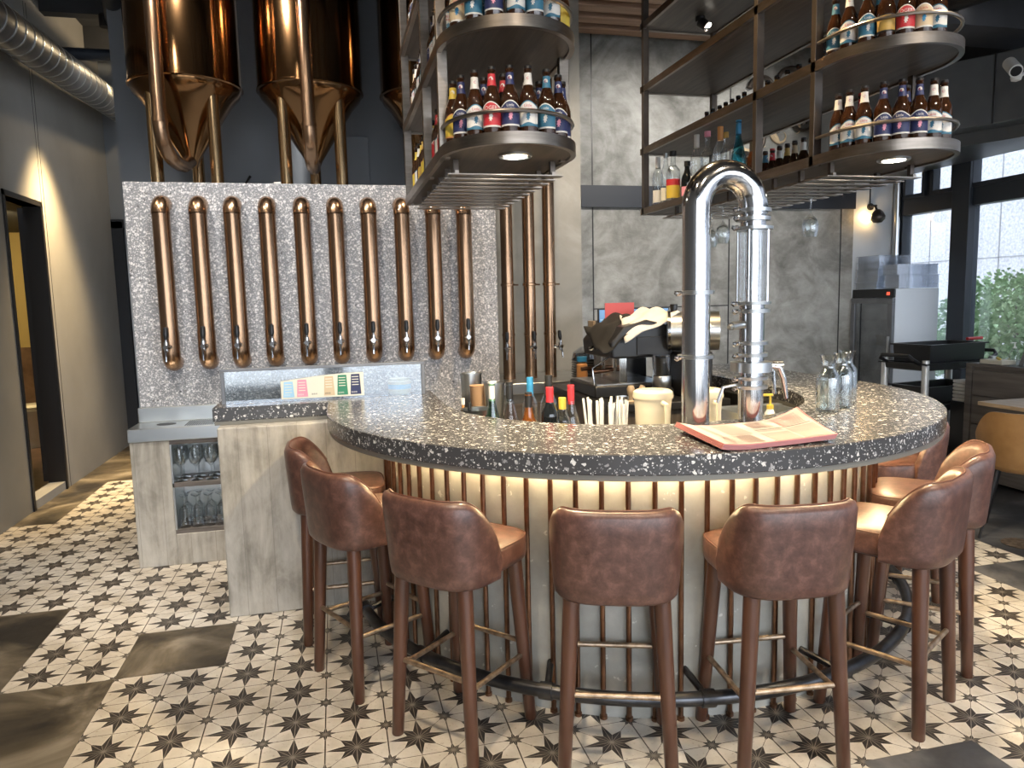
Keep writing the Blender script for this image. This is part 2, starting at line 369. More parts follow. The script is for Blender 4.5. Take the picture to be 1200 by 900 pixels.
# dark leaf of that doorway, swung open into the room
mb=MB(); mb.M=Matrix.Translation((XL-.15,6.93,0))@Matrix.Rotation(R(96),4,'Z'); mb.box(0,.62,-.02,.02,.08,2.39); 
struct(mb,'door_2',M['black'],smooth=0)
# small washroom seen through the doorway
mb=MB(); mb.box(-4.7,-4.65,6.0,11.5,0,2.6); mb.box(-4.7,XL-.12,11.3,11.35,1.05,2.6); mb.box(-4.7,XL-.12,5.6,5.65,0,2.6); struct(mb,'wall_washroom',M['yellowwall'],smooth=0)
mb=MB(); mb.box(-4.7,XL-.2,11.26,11.3,0,1.05); mb.box(-4.65,-4.62,6.0,11.3,0,.95); struct(mb,'trim_2',M['browntile'],smooth=0)
mb=MB(); mb.box(-4.7,XL-.12,5.6,11.35,-.03,.0); struct(mb,'floor_washroom',M['browntile'],smooth=0)
mb=MB(); mb.box(-4.7,XL-.2,5.6,11.35,2.6,2.65); struct(mb,'ceiling_washroom',M['ceil'],smooth=0)
mb=MB(); mb.box(XL-.17,XL-.121,8.0,11.35,0,2.6); struct(mb,'wall_washroom_side',M['yellowwall'],smooth=0)
t=thing('toilet','pale toilet bowl and cistern seen through the open left doorway','toilet',(-3.38,9.3,0),R(-40))
mb=MB()
def ov(a,b,z,n=24,cy=0): return [(a*math.cos(2*PI*k/n),cy+b*math.sin(2*PI*k/n),z) for k in range(n)]
mb.loft([ov(.12,.17,0),ov(.11,.16,.15),ov(.17,.22,.33,cy=-.03),ov(.20,.27,.42,cy=-.05),ov(.2,.27,.44,cy=-.05)]); mb.build('bowl',M['porcelain'],t)
mb=MB(); mb.loft([ov(.19,.25,.45,cy=-.05),ov(.2,.26,.47,cy=-.05),ov(.17,.22,.485,cy=-.05)]); mb.build('seat_cover',M['porcelain'],t)
mb=MB(); mb.box(-.22,.22,.2,.38,.40,.80); mb.box(-.235,.235,.19,.39,.80,.83); mb.build('cistern',M['porcelain'],t,bevel=.02)
# back corridor wall with the panelled door
mb=MB(); mb.box(XL-.2,1.0,YD,YD+.1,2.5,ZC+.36); mb.box(-1.45,1.0,YD,YD+.1,0,2.5); mb.box(-2.7,XL,YD,YD+.1,0,2.5); struct(mb,'wall_corridor',M['greywall'],smooth=0)
mb=MB(); mb.box(-2.33,-2.21,YD-.03,YD+.12,0,2.5); mb.box(-1.52,-1.4,YD-.03,YD+.12,0,2.5); mb.box(-2.33,-1.4,YD-.03,YD+.12,2.42,2.52); mb.box(-2.21,-1.52,YD+.03,YD+.08,0,2.42)
d3=struct(mb,'door_3',M['navy'],smooth=0,bevel=.004)
mb=MB()
def frame_rect(x0,x1,z0,z1,y,w=.012):
    mb.box(x0,x1,y-.012,y,z0,z0+w); mb.box(x0,x1,y-.012,y,z1-w,z1); mb.box(x0,x0+w,y-.012,y,z0,z1); mb.box(x1-w,x1,y-.012,y,z0,z1)
for z0,z1 in ((1.85,2.2),(.72,1.72),(.15,.6)): frame_rect(-2.08,-1.62,z0,z1,YD+.03)
o=mb.build('panel_moulding',M['black'],d3)
mb=MB()
for z in (2.2,2.02,1.85,1.72,1.3,1.0,.72,.6,.15): mb.lathe([(0,.02),(.013,.016),(.016,0)],(0,0,0),10)
mb=MB()
for z in (2.2,2.02,1.85,1.72,1.25,.95,.72,.6,.15): mb.cyl((-2.075,YD+.018,z),(-2.075,YD+.005,z),.014,.009,10)
mb.build('door_stud',M['satin'],d3)
# partition wall behind the tanks, back wall, column
mb=MB(); mb.box(-1.62,1.25,YB,YB+.15,0,ZC+.36); struct(mb,'wall_tanks',M['greywall'],smooth=0)
mb=MB(); mb.box(1.25,5.26,YB,YB+.15,0,ZC+.36); w=struct(mb,'wall_back',M['backconc'],smooth=0)
mb=MB()
for x in (2.41,3.835,5.11): mb.box(x-.006,x+.006,YB-.003,YB,0,ZC)
for z in (1.435,): mb.box(2.41,3.835,YB-.003,YB,z-.005,z+.005)
struct(mb,'trim_3',M['black'],smooth=0)
mb=MB(); mb.box(2.29,5.26,YB-.03,YB,2.385,2.585); struct(mb,'trim_4',M['navy'],smooth=0)
mb=MB(); mb.box(5.26,XR,YB,YB+.15,0,ZC+.36); struct(mb,'wall_corner',M['palewall'],smooth=0)
mb=MB(); mb.box(1.16,2.0,5.75,YB,0,ZC+.36); struct(mb,'wall_column',M['colconc'],smooth=0)
# wood slats on the ceiling edge over the bar
for i,y in enumerate((6.42,6.18,5.94,5.70,5.46,5.22,4.98)):
    mb=MB(); mb.box(1.25,4.9,y-.07,y+.07,3.90,4.0); struct(mb,'trim_%d'%(10+i),M['slat'],smooth=0,bevel=.006)
mb=MB(); mb.box(XL-.2,XR+.2,YF,YD+.1,ZC+.35,ZC+.4); struct(mb,'ceiling',M['ceil'],smooth=0)
# beams on the left ceiling
for i,y in enumerate((4.2,5.6,7.4,8.6)):
    mb=MB(); mb.box(XL,1.2,y-.06,y+.06,ZC+.05,ZC+.35); struct(mb,'trim_%d'%(20+i),M['ceil'],smooth=0)
# window wall on the right
def window_bay(n,y0,y1,z0=.25):
    mb=MB(); fr=.09
    zt=3.6
    mb.box(XR-.02,XR+.1,y0,y0+fr,z0,zt); mb.box(XR-.02,XR+.1,y1-fr,y1,z0,zt)
    for a,b in ((z0,z0+.1),(2.31,2.47),(zt-.09,zt)): mb.box(XR-.02,XR+.1,y0+fr,y1-fr,a,b)
    ym=(y0+y1)/2
    mb.box(XR,XR+.08,ym-.04,ym+.04,2.47,zt-.09)
    for a,b in ((y0+fr,ym-.04),(ym+.04,y1-fr)):
        for c,d in ((a,a+.035),(b-.035,b)): mb.box(XR-.035,XR+.05,c,d,2.49,zt-.1)
        for c,d in ((2.47,2.51),(zt-.13,zt-.09)): mb.box(XR-.035,XR+.05,a,b,c,d)
    w=struct(mb,'window_%d'%n,M['framegrey'],smooth=0,bevel=.004)
    mb=MB(); mb.box(XR+.03,XR+.038,y0+fr,y1-fr,z0+.1,2.31); mb.box(XR+.03,XR+.038,y0+fr,y1-fr,2.47,zt-.09); mb.build('pane',M['pane'],w,smooth=0)
bays=[(5.78,6.60),(4.2,5.78),(2.2,4.2),(.2,2.2),(-1.8,.2),(-3.6,-1.8)]
for i,(a,b) in enumerate(bays): window_bay(i+1,a,b)
mb=MB(); mb.box(XR-.02,XR+.12,YF,YB,0,.25); mb.box(XR-.02,XR+.12,YF,YB,3.6,ZC+.35); struct(mb,'wall_right',M['ceil'],smooth=0)
mb=MB(); mb.box(XR-.06,XR+.02,5.66,5.86,.1,3.6); struct(mb,'trim_5',M['framegrey'],smooth=0,bevel=.006)
mb=MB(); mb.cyl((5.745,6.555,0),(5.745,6.555,2.69),.035,seg=14); tag(mb.build('vertical_pipe',M['satin']),'slim steel pipe running up the wall corner beside the window','pipe')
# bulkhead of sheet steel above the windows
mb=MB(); pts=[(5.75,6.58),(4.72,6.58),(4.50,6.2),(4.50,5.6),(4.72,5.15),(5.0,4.75),(5.32,4.1),(5.55,3.0),(5.75,1.5)]
mb.prism(pts,2.80,3.32); struct(mb,'trim_6',M['bulk'],smooth=0,bevel=.01)
mb=MB(); mb.prism([(5.72,6.5),(4.95,6.5),(4.78,5.6),(5.2,4.8),(5.72,3.2)],2.70,2.80); struct(mb,'trim_7',M['bulk'],smooth=0)
mb=MB()
for (x,y),(x2,y2) in (((4.72,5.15),(4.72,5.15)),((5.0,4.75),(5.0,4.75)),((5.32,4.1),(5.32,4.1)),((4.50,5.6),(4.5,5.6))): mb.cyl((x-.004,y-.006,2.8),(x-.004,y-.006,3.32),.006,seg=8)
struct(mb,'trim_8',M['black'])
mb=MB(); mb.box(3.9,5.78,4.6,5.0,3.45,3.8); mb.box(4.2,5.78,2.4,2.8,3.45,3.8); mb.box(3.6,4.1,-1,6.5,3.75,4.05); struct(mb,'trim_9',M['ceil'],smooth=0)
mb=MB(); mb.tube([(4.0,5.4,3.55),(4.6,4.2,3.6),(5.6,2.2,3.62)],.07,14); tag(mb.build('ceiling_pipe',M['black']),'thick black pipe below the ceiling above the right-hand windows','pipe')
# ================================================================== OUTSIDE
mb=MB(); mb.box(XR+.12,16,-8,16,-.15,-.05); struct(mb,'ground_outside',noisy('paving',[(.3,(.3,.3,.3)),(.7,(.42,.42,.41))],3),smooth=0)
granite=noisy('pale_granite',[(.3,(.24,.245,.27)),(.5,(.36,.36,.375)),(.7,(.46,.455,.465))],26,rough=.6,detail=3)
t=thing('building','pale granite building with dark windows across the street outside','building',(9.6,8,0))
mb=MB()
for (a,b) in ((-14,-4.3),(-3.1,-1.0),(.2,5)): mb.box(0,.5,a,b,0,9)
for a,b in ((-4.3,-3.1),(-1.0,.2)): mb.box(0,.5,a,b,0,1.2); mb.box(0,.5,a,b,2.9,9)
mb.build('granite_wall',granite,t,smooth=0)
mb=MB()
for z in (1.1,2.0,2.9,3.8,4.7): mb.box(-.006,0,-14,5,z-.008,z+.008)
for y in (-6,-4.3,-2,-1,.9,2.2): mb.box(-.006,0,y-.008,y+.008,0,9)
mb.build('joint',M['greyduct'],t,smooth=0)
for a,b in ((-4.3,-3.1),(-1.0,.2)):
    mb=MB(); mb.box(.15,.2,a,b,1.2,2.9); f=mb.build('window_glazing',M['navy'],t,smooth=0)
    mb=MB()
    for q in (.0,.33,.66,.97): mb.box(.1,.15,a+q*(b-a),a+q*(b-a)+.04,1.2,2.9)
    for z in (1.2,2.0,2.86): mb.box(.1,.15,a,b,z,z+.04)
    mb.build('glazing_bar',M['framegrey'],f,smooth=0)
leafm=noisy('bush_leaf',[(.3,(.10,.18,.08)),(.5,(.20,.32,.15)),(.7,(.38,.50,.28))],3,rough=.55)
def bush(name,label,loc,rx,ry,z0,z1,n,seed):
    r=random.Random(seed); t=thing(name,label,'bush',loc)
    mb=MB()
    for k in range(9):
        a=r.uniform(0,2*PI); q=Vector((math.cos(a)*rx*.6*r.random(),math.sin(a)*ry*.6*r.random(),z0+(z1-z0)*r.uniform(.5,.95)))
        mb.tube([(0,0,0),(q.x*.4,q.y*.4,q.z*.5),tuple(q)],[.025,.017,.006],6)
    mb.build('stem',M['sidewood'],t)
    mb=MB()
    for k in range(n):
        while True:
            p=Vector((r.uniform(-1,1),r.uniform(-1,1),r.uniform(-1,1)))
            if .25<p.length<1: break
        p=Vector((p.x*rx,p.y*ry,(z0+z1)/2+p.z*(z1-z0)/2)); d=Vector((r.uniform(-1,1),r.uniform(-1,1),r.uniform(-.7,.6))).normalized(); s_=d.cross(Vector((r.random(),r.random(),r.random()))).normalized(); L=r.uniform(.04,.085); W=L*.33
        mid=p+d*L*.5+Vector((0,0,.01))
        mb.add([p,mid+s_*W,p+d*L,mid-s_*W],[(0,1,2,3)])
    mb.build('foliage',leafm,t,smooth=0)
bush('bush','leafy green bush outside, behind the large right window pane',(7.3,6.35,0),.75,1.15,.25,1.75,9500,1)
bush('bush','second leafy bush outside, farther right of the window post',(7.6,4.2,0),.8,.8,.2,1.5,6000,2)
bush('bush','low green bush outside behind the white fridge',(7.5,8.3,0),.55,.6,.2,1.15,2600,3)
mb=MB(); mb.lathe([(0,.0),(.05,.0),(.13,.10),(.15,.16),(0,.13)],(0,0,0),20); ol=mb.build('floodlight',M['satin'],loc=(9.0,6.9,2.75)); tag(ol,'round silver floodlight on the granite building outside','floodlight')
mb=MB(); mb.cyl((0,0,.02),(.6,0,.02),.02); mb.build('bracket',M['satin'],ol)
# ================================================================== FRONT WALL BEHIND THE CAMERA (seen in reflections only)
mb=MB()
for a,b in ((XL-.2,-1.9),(-.2,.1),(1.9,2.2),(4.0,4.3),(5.5,XR+.1)): mb.box(a,b,YF-.15,YF,0,ZC+.35)
mb.box(XL-.2,XR+.1,YF-.15,YF,3.5,ZC+.35); mb.box(XL-.2,XR+.1,YF-.15,YF,0,.35)
struct(mb,'wall_front',M['ceil'],smooth=0)
# ================================================================== BAR
ZT=1.045; TH=.088
bar=thing('bar_counter','round dark terrazzo bar counter with lit concrete front and copper tubes','bar counter',(0,0,0))
def slab_outline(grow=0):
    Ro=1.446-grow; Ri=.885+grow
    p=[(-.605+grow,3.79+grow),(-.05,3.79+grow),(-.055+grow,3.70)]
    p+=arc(Ro,180,360,96)
    p+=[(CX+Ro,4.75),(CX+.885+grow,4.75)]
    p+=arc(Ri,360,180,72)
    p+=[(CX-Ri,4.07-grow),(-.605+grow,4.07-grow)]
    return p
def fill_prism(pts,z0,z1,name,mat,parent,mi=0):
    import bmesh
    bm=bmesh.new(); vs=[bm.verts.new((x,y,z1)) for x,y in pts]
    es=[bm.edges.new((vs[i],vs[(i+1)%len(vs)])) for i in range(len(vs))]
    bmesh.ops.triangle_fill(bm,use_beauty=True,use_dissolve=False,edges=es)
    ret=bmesh.ops.extrude_face_region(bm,geom=bm.faces[:])
    for v in [g for g in ret['geom'] if isinstance(g,bmesh.types.BMVert)]: v.co.z=z0
    bmesh.ops.recalc_face_normals(bm,faces=bm.faces[:])
    me=bpy.data.meshes.new(name); bm.to_mesh(me); bm.free(); me.materials.append(mat)
    me.polygons.foreach_set('use_smooth',[True]*len(me.polygons)); me.set_sharp_from_angle(angle=R(30))
    o=bpy.data.objects.new(name,me); COL.objects.link(o); o.parent=parent; return o
o=fill_prism(slab_outline(0),ZT-.068,ZT,'countertop',M['counter'],bar)
b=o.modifiers.new('bevel','BEVEL'); b.width=.003; b.segments=1; b.limit_method='ANGLE'; b.angle_limit=R(50)
fill_prism(slab_outline(.006),ZT-TH,ZT-.0685,'edge_strip',M['strip'],bar)
RP=1.176
# curved front built of flat concrete boards
mb=MB(); nb=39
for i in range(-1,nb+1):
    st_=176/39; a0=max(180,182+st_*i); a1=min(360,182+st_*(i+1))-.12
    p=[pol(RP,a0),pol(RP,a1),pol(RP-.05,a1),pol(RP-.05,a0)]
    mb.prism(p,0,ZT-TH-.001)
mb.box(CX+RP-.05,CX+RP,3.46,4.7,0,ZT-TH-.001); mb.box(CX+RP-.35,CX+RP-.05,4.65,4.7,0,ZT-TH-.001)
mb.build('curved_front',M['panelconc'],bar,smooth=0)
mb=MB(); mb.box(-.577,.225,3.71,4.03,0,ZT-TH-.001); mb.build('board_formed_block',M['barconc'],bar,smooth=0,bevel=.006)
mb=MB(); mb.prism(arc(1.125,180,360,48)+arc(.93,360,180,48),.0,.10); mb.build('inner_plinth',M['black'],bar,smooth=0)
mb=MB(); mb.prism(arc(.96,180,360,60)+arc(.94,360,180,60),.1,ZT-TH-.002); mb.build('inner_lining',M['sheet'],bar)
# LED strip hidden under the overhang
mb=MB(); mb.prism(arc(1.225,184,356,80)+arc(1.205,356,184,80),ZT-TH-.012,ZT-TH-.002); mb.build('light_strip',M['ledwarm'],bar,smooth=0)
tube0=None; nt_=40
for i in range(nt_):
    a=182+176*i/(nt_-1)
    x,y=pol(RP+.012,a)
    if tube0 is None:
        mb=MB(); mb.cyl((0,0,.012),(0,0,ZT-TH-.004),.0095,seg=10); mb.lathe([(.014,.0),(.014,.012),(.0095,.014)],seg=10)
        tube0=mb.build('copper_tube',M['tubecopper'],bar,loc=(x,y,0))
    else:
        o=tube0.copy(); COL.objects.link(o); o.location=(x,y,0)
# foot rail
t=thing('foot_rail','blackened steel foot rail curving around the bar just above the floor','foot rail')
rr=1.335
mb=MB(); mb.tube([(*pol(rr,a),.165) for a in [186+i*2.1 for i in range(82)]],.025,14); mb.build('rail_tube',M['rail'],t)
for a in (190,213,237,261,285,309,333,352):
    mb=MB(); mb.cyl((*pol(RP+.0,a-1.5),.19),(*pol(rr-.01,a),.165),.013,seg=10); mb.tube([(*pol(rr+.0,a-1.0),.165),(*pol(rr,a+1.0),.165)],.031,14)
    mb.build('bracket',M['rail'],t)
# steel glass-rinse cabinet on the left
t=thing('drainer_cabinet','low concrete cabinet with steel drainer top left of the bar','cabinet')
mb=MB(); mb.box(-1.20,-.985,4.60,4.89,0,.76); mb.box(-.985,-.60,4.60,4.89,0,.19); mb.box(-.60,-.55,4.6,4.89,0,.76); mb.build('body',M['barconc'],t,smooth=0,bevel=.004)
for z0,z1 in ((.19,.215),(.475,.50),(.735,.76)): mb=MB(); mb.box(-.985,-.60,4.605,4.885,z0,z1); mb.build('shelf',M['sidewood'],t,smooth=0)
mb=MB(); mb.box(-.985,-.60,4.865,4.885,.215,.735); mb.box(-.985,-.975,4.605,4.865,.215,.735); mb.build('back_panel',M['sheet'],t,smooth=0)
mb=MB(); mb.box(-1.205,-.55,4.59,4.89,.762,.84); mb.box(-1.205,-.55,4.86,4.895,.84,.93)
mb.build('drainer_top',M['sheet'],t,smooth=0,bevel=.004)
mb=MB()
for i in range(24):
    for j in range(9): mb.box(-.90+i*.0125,-.894+i*.0125,4.635+j*.022,4.645+j*.022,.8400,.8415)
o=mb.build('perforated_tray',M['black'],t,smooth=0); 
mb=MB(); mb.prism([(-1.02+.055*math.cos(2*PI*k/24),4.74+.05*math.sin(2*PI*k/24)) for k in range(24)],.8401,.8415); mb.build('drain_hole',M['black'],t,smooth=0)
# glasses in the cabinet
def wine_glass(scale=1,name='wine_glass'):
    mb=MB(); s=scale
    mb.lathe([(.031*s,0),(.033*s,.002*s),(.006*s,.008*s),(.004*s,.03*s),(.004*s,.075*s),(.012*s,.088*s),(.030*s,.105*s),(.036*s,.13*s),(.034*s,.16*s),(.028*s,.185*s),(.0265*s,.185*s),(.032*s,.16*s),(.034*s,.13*s),(.028*s,.107*s),(0,.09*s)],seg=18)
    return mb.build(name,M['glass'])
w0=None; cnt=0
cols=['leftmost','second from the left','third from the left','fourth from the left']
for r_,(yy,rn) in enumerate(((4.66,'front'),(4.755,'back'))):
    for i in range(4):
        if w0 is None: w0=wine_glass(1.08); o=w0
        else: o=w0.copy(); COL.objects.link(o)
        o.location=(-.945+.087*i,yy,.50); tag(o,'stemmed glass %s in the %s row on the upper cabinet shelf'%(cols[i],rn),'glass','stemmed glasses on the upper shelf of the drainer cabinet')
        cnt+=1
g0=None
for r_,(yy,rn) in enumerate(((4.66,'front'),(4.755,'back'))):
    for i in range(5):
        if g0 is None:
            mb=MB(); mb.lathe([(.033,.0),(.034,.002),(.031,.10),(.028,.115),(.006,.135),(.005,.18),(.03,.196),(.032,.2),(.0,.2)],seg=16); g0=mb.build('footed_glass',M['glass']); o=g0
        else: o=g0.copy(); COL.objects.link(o)
        o.location=(-.94+.07*i,yy,.215); tag(o,'upside-down footed glass %s in the %s row on the lower cabinet shelf'%((cols+['rightmost'])[i],rn),'glass','footed glasses on the lower shelf of the drainer cabinet')
# glass shield with a screen reflection modelled as a coloured strip
t=thing('glass_shield','low grey-framed glass shield standing on the left counter strip','glass shield',(-.575,3.92,ZT))
mb=MB(); L=1.035
mb.box(0,L,-.012,.012,.165,.18); mb.box(0,.018,-.012,.012,0,.165); mb.box(L-.018,L,-.012,.012,0,.165); mb.build('frame',M['greyduct'],t,smooth=0,bevel=.002)
mb=MB(); mb.box(.018,L-.018,-.004,.004,0.001,.165); mb.build('pane',M['shield'],t,smooth=0)
t2=thing('reflection_strip','white strip of blue, pink, green and navy fields imitating a screen reflection','reflection',(-.575,3.912,ZT))
def stripz(x): return .10+.035*math.sin((x-.25)/.45*PI*.5)*1.0
mb=MB(); n=24; xs=[.29+.42*i/n for i in range(n+1)]
mb.add([(x,-.003,.012) for x in xs]+[(x,-.003,stripz(x)) for x in xs],[(i,i+1,n+2+i,n+1+i) for i in range(n)])
mb.v+= []; card=mb.build('card',M['ivory_l'],t2,smooth=0); sm=card.modifiers.new('thickness','SOLIDIFY'); sm.thickness=.002  # white ground of the modelled reflection
for i,(k,w) in enumerate((('ltblue_l',.0),('pink_l',0),('ivory_l',0),('cream_l',0),('green_l',0),('blue_l',0))):
    x0=.30+.068*i; x1=x0+.056; mb=MB(); zt=stripz((x0+x1)/2)-.008
    sk=.006
    mb.add([(x0,-.0045,.020),(x1,-.0045,.020),(x1-sk,-.0045,zt),(x0+sk,-.0045,zt)],[(0,1,2,3)],0)
    for q in range(4): mb.add([(x0+.010,-.0052,zt-.012-q*.014),(x1-.012,-.0052,zt-.012-q*.014),(x1-.012,-.0052,zt-.016-q*.014),(x0+.010,-.0052,zt-.016-q*.014)],[(0,1,2,3)],1)
    v,f=text_geo('***',.024); mb.add([(a+x0+.02,-.0053,b_+.020) for a,b_ in v],f,2)
    mb.build('colour_field',[M[k] if k!='blue_l' else M['navy_l'],M['ivory_l'],M['white'] if k in('ltblue_l','pink_l','green_l','blue_l') else M['black_l']],t2,smooth=0)
mb=MB(); mb.lathe([(.055,0),(.06,.01),(.062,.07),(.055,.075),(.055,.085),(.0,.088)],seg=24); o=mb.build('paper_tub',M['ivory_l'],loc=(.33,3.99,ZT)); tag(o,'cream tub behind the right end of the glass shield','tub')
mb=MB(); mb.lathe([(.0625,.03),(.0625,.055)],seg=24); mb.build('band',M['ltblue_l'],o)
# ================================================================== TERRAZZO TAP WALL
mb=MB(); mb.box(-1.195,1.095,4.90,5.05,0,2.30); struct(mb,'wall_tap',M['wallterr'],smooth=0,bevel=.003)
mb=MB(); mb.box(-1.195,1.095,5.05,YB,2.15,2.24); mb.box(-1.195,-1.1,5.05,YB,0,2.15); mb.box(1.0,1.095,5.05,YB,0,2.15); struct(mb,'wall_cold_room',M['greywall'],smooth=0)
def faucet(parent,base,ang=0):
    """chrome tap: shank out of the pipe, body, spout and black lever"""
    Mt=Matrix.Translation(base)@Matrix.Rotation(ang,4,'Z')
    mb=MB(); mb.M=Mt
    mb.cyl((0,.006,0),(0,-.045,0),.010,seg=12); mb.cyl((0,.004,0),(0,-.016,0),.020,.013,seg=14)
    mb.cyl((0,-.045,-.026),(0,-.045,.034),.013,seg=14); mb.cyl((0,-.064,0),(0,-.04,0),.014,seg=12); mb.cyl((-.024,-.03,0),(.024,-.03,0),.006,seg=8)
    mb.tube([(0,-.052,-.018),(0,-.062,-.035),(0,-.066,-.085)],[.008,.007,.006],10)
    mb.cyl((0,-.05,.03),(0,-.047,.05),.007,seg=10)
    f=mb.build('faucet',M['chrome'],parent)
    mb=MB(); mb.M=Mt; mb.tube([(0,-.047,.045),(0,-.043,.07),(0,-.038,.115),(0,-.037,.122)],[.008,.015,.013,.005],12); mb.build('tap_handle',M['blackplastic'],f)
    return f
tapx=[-.978,-.770,-.575,-.372,-.165,.038,.245,.455,.657,.860]
ords=['leftmost','second from left','third from left','fourth from left','fifth from left','sixth from left','seventh from left','eighth from left','ninth from left','rightmost']
t0=None
index()
for i,x in enumerate(tapx):
    lab='fat copper pipe with black-handled tap, %s of ten on the terrazzo wall'%ords[i]
    if t0 is None:
        t0=thing('tap_pipe',lab,'beer tap',(x,4.90,0),0,'copper tap pipes on the terrazzo wall')
        zt,zb,yy,r=2.220,1.150,-.085,.053
        path=[(0,0.0,zt-.045)]; 
        rb=.085-.002
        pts=[(0,.004,zt-r)]
        for k in range(9):
            a=PI/2*k/8; pts.append((0,-.02-.065*math.sin(a),zt-r-.065+.065*math.cos(a)))
        up=pts; dn=[(p[0],p[1],zt+zb-p[2]) for p in pts][::-1]
        mb=MB(); mb.tube([(0,yy,zb+r+.065+.13),(0,yy,zt-r-.065)],r-.002,24); mb.build('straight_pipe',M['copper'],t0)
        mb=MB(); mb.tube(up,r,24); mb.build('upper_elbow',M['copper'],t0)
        mb=MB(); mb.tube([(0,yy,zb+r+.065+.13)]+dn,r,24); mb.build('lower_elbow',M['copper'],t0)
        faucet(t0,(0,yy-.046,1.305),R(-8))
        index()
    else: dup(t0,(x,4.90,0),0,lab,'copper tap pipes on the terrazzo wall')
    index()
# three standing pipes
so=['leftmost','middle','rightmost']; s0=None
for i,(x,ang) in enumerate(((1.262,-22),(1.43,4),(1.585,42))):
    lab='tall standing copper pipe with tap beside the column, %s of three'%so[i]
    t=thing('standing_tap_pipe',lab,'beer tap',(x,5.30,.95),0,'three standing copper tap pipes')
    mb=MB(); mb.cyl((0,0,.0),(0,0,2.95),.0455,seg=26); mb.build('pipe',M['copper'],t)
    mb=MB(); mb.lathe([(.047,.69),(.052,.695),(.052,.708),(.047,.713)],seg=24); mb.cyl((.04,.0,.70),(.085,.02,.70),.006,seg=8); mb.build('clamp_ring',M['copper'],t)
    mb=MB(); mb.lathe([(.047,.32),(.049,.322),(.049,.34),(.047,.342)],seg=24); mb.build('joint_ring',M['copper'],t)
    a=R(ang); faucet(t,(.043*math.sin(a),-.043*math.cos(a),.235),a)
mb=MB(); mb.box(1.098,1.98,4.98,5.70,.87,.949); bc=mb.build('worktop',M['sheet'],None,bevel=.004)
t=thing('back_counter','stainless-topped back counter under the standing copper pipes','counter',(0,0,0)); bc.parent=t
mb=MB(); mb.box(1.10,1.98,5.04,5.70,0,.869); mb.build('cupboard_body',M['colconc'],t,smooth=0)
for a,b in ((1.13,1.53),(1.55,1.95)):
    mb=MB(); mb.box(a,b,5.02,5.04,.12,.80); d=mb.build('cupboard_door',M['sidewood'],t,smooth=0,bevel=.003)
# ================================================================== TANKS
index()
tk=[(-.94,'left'),(-.085,'middle'),(.80,'right')]
for i,(x,lab) in enumerate(tk):
    t=thing('brewing_tank','%s of the three polished bronze brewing tanks above the tap wall'%lab,'brewing tank',(x,5.78,2.24),0,'bronze brewing tanks')
    mb=MB(); r=.375; prof=[(.0,.30),(.035,.30),(.06,.36),(.30,.74),(.355,.80),(r,.84),(r+.008,.845),(r+.008,.86),(r,.865),(r,2.6)]
    mb.lathe([(a,b-.0) for a,b in prof[:5]]+[(r-.005,.835),(r-.005,.84)],seg=64); mb.build('cone',M['tank'],t)
    mb=MB(); mb.lathe([(r-.004,.838),(r,.84),(r+.008,.845),(r+.008,.858),(r,.862),(r,2.16)],seg=64); mb.build('shell',M['tank'],t)
    for a in (225,315,90):
        lx,ly=.275*math.cos(R(a)),.275*math.sin(R(a)); mb=MB(); mb.cyl((lx,ly,0),(lx,ly,.80),.043,seg=20); mb.build('leg',M['legbronze'],t)
    # drain pipe looping from the cone tip up along the front
    ox=(-.10,-.015,.02)[i]; px=ox; py=-.47
    pts=[(0,0,.33),(px*.45,py*.45,.30)]
    pts=[(0,.02,.36),(0.3*px,.3*py,.29)]
    B0=Vector((.3*px,.3*py,.29)); B1=Vector((px,py,.26)); B2=Vector((px,py,.52))
    for k in range(1,11):
        s_=k/10; pts.append(tuple(B0*(1-s_)**2+B1*2*s_*(1-s_)+B2*s_*s_))
    mb=MB(); mb.tube(pts,.048,22); mb.build('pipe_elbow',M['copper'],t)
    mb=MB(); mb.tube([(px,py,.52),(px,py,2.16)],.045,22); mb.lathe([(.046,.5),(.05,.502),(.05,.53),(.046,.532)],(px,py,0),seg=22); mb.build('riser_pipe',M['copper'],t)
# bits on the wall behind the tanks
t=thing('cooling_fan','white slatted vent box with grey motor behind the tank legs','fan',(-.35,6.15,2.24))
mb=MB(); mb.box(-.055,.055,-.05,.05,0,.26); mb.build('housing',M['white'],t,bevel=.004)
mb=MB()
for j in range(7):
    for k in range(3): mb.box(-.045+.033*k,-.045+.033*k+.022,-.053,-.05,.03+j*.032,.045+j*.032)
mb.build('vent_slot',M['black'],t,smooth=0)
mb=MB(); mb.cyl((-.06,0,.05),(-.2,0,.05),.05,seg=18); mb.build('motor',M['satin'],t)
mb=MB(); mb.box(.15,.36,YB-.08,YB,2.55,2.95); o=mb.build('junction_box',M['greywall'],bevel=.004); tag(o,'grey junction box on the wall behind the middle tank','junction box')
mb=MB(); mb.tube([(-.62,YB-.02,2.62),(-.66,YB-.02,2.56),(-.58,YB-.02,2.50),(-.2,YB-.02,2.47),(.5,YB-.02,2.52),(.95,YB-.02,2.50)],.012,8); tag(mb.build('cable',M['black']),'black cable looping along the wall behind the tanks','cable')
mb=MB(); mb.tube([(.25,YB-.02,2.55),(.30,YB-.03,2.4),(.45,YB-.03,2.35),(.5,YB-.03,2.25)],.010,8); tag(mb.build('cable',M['black']),'short black cable hanging below the junction box','cable')
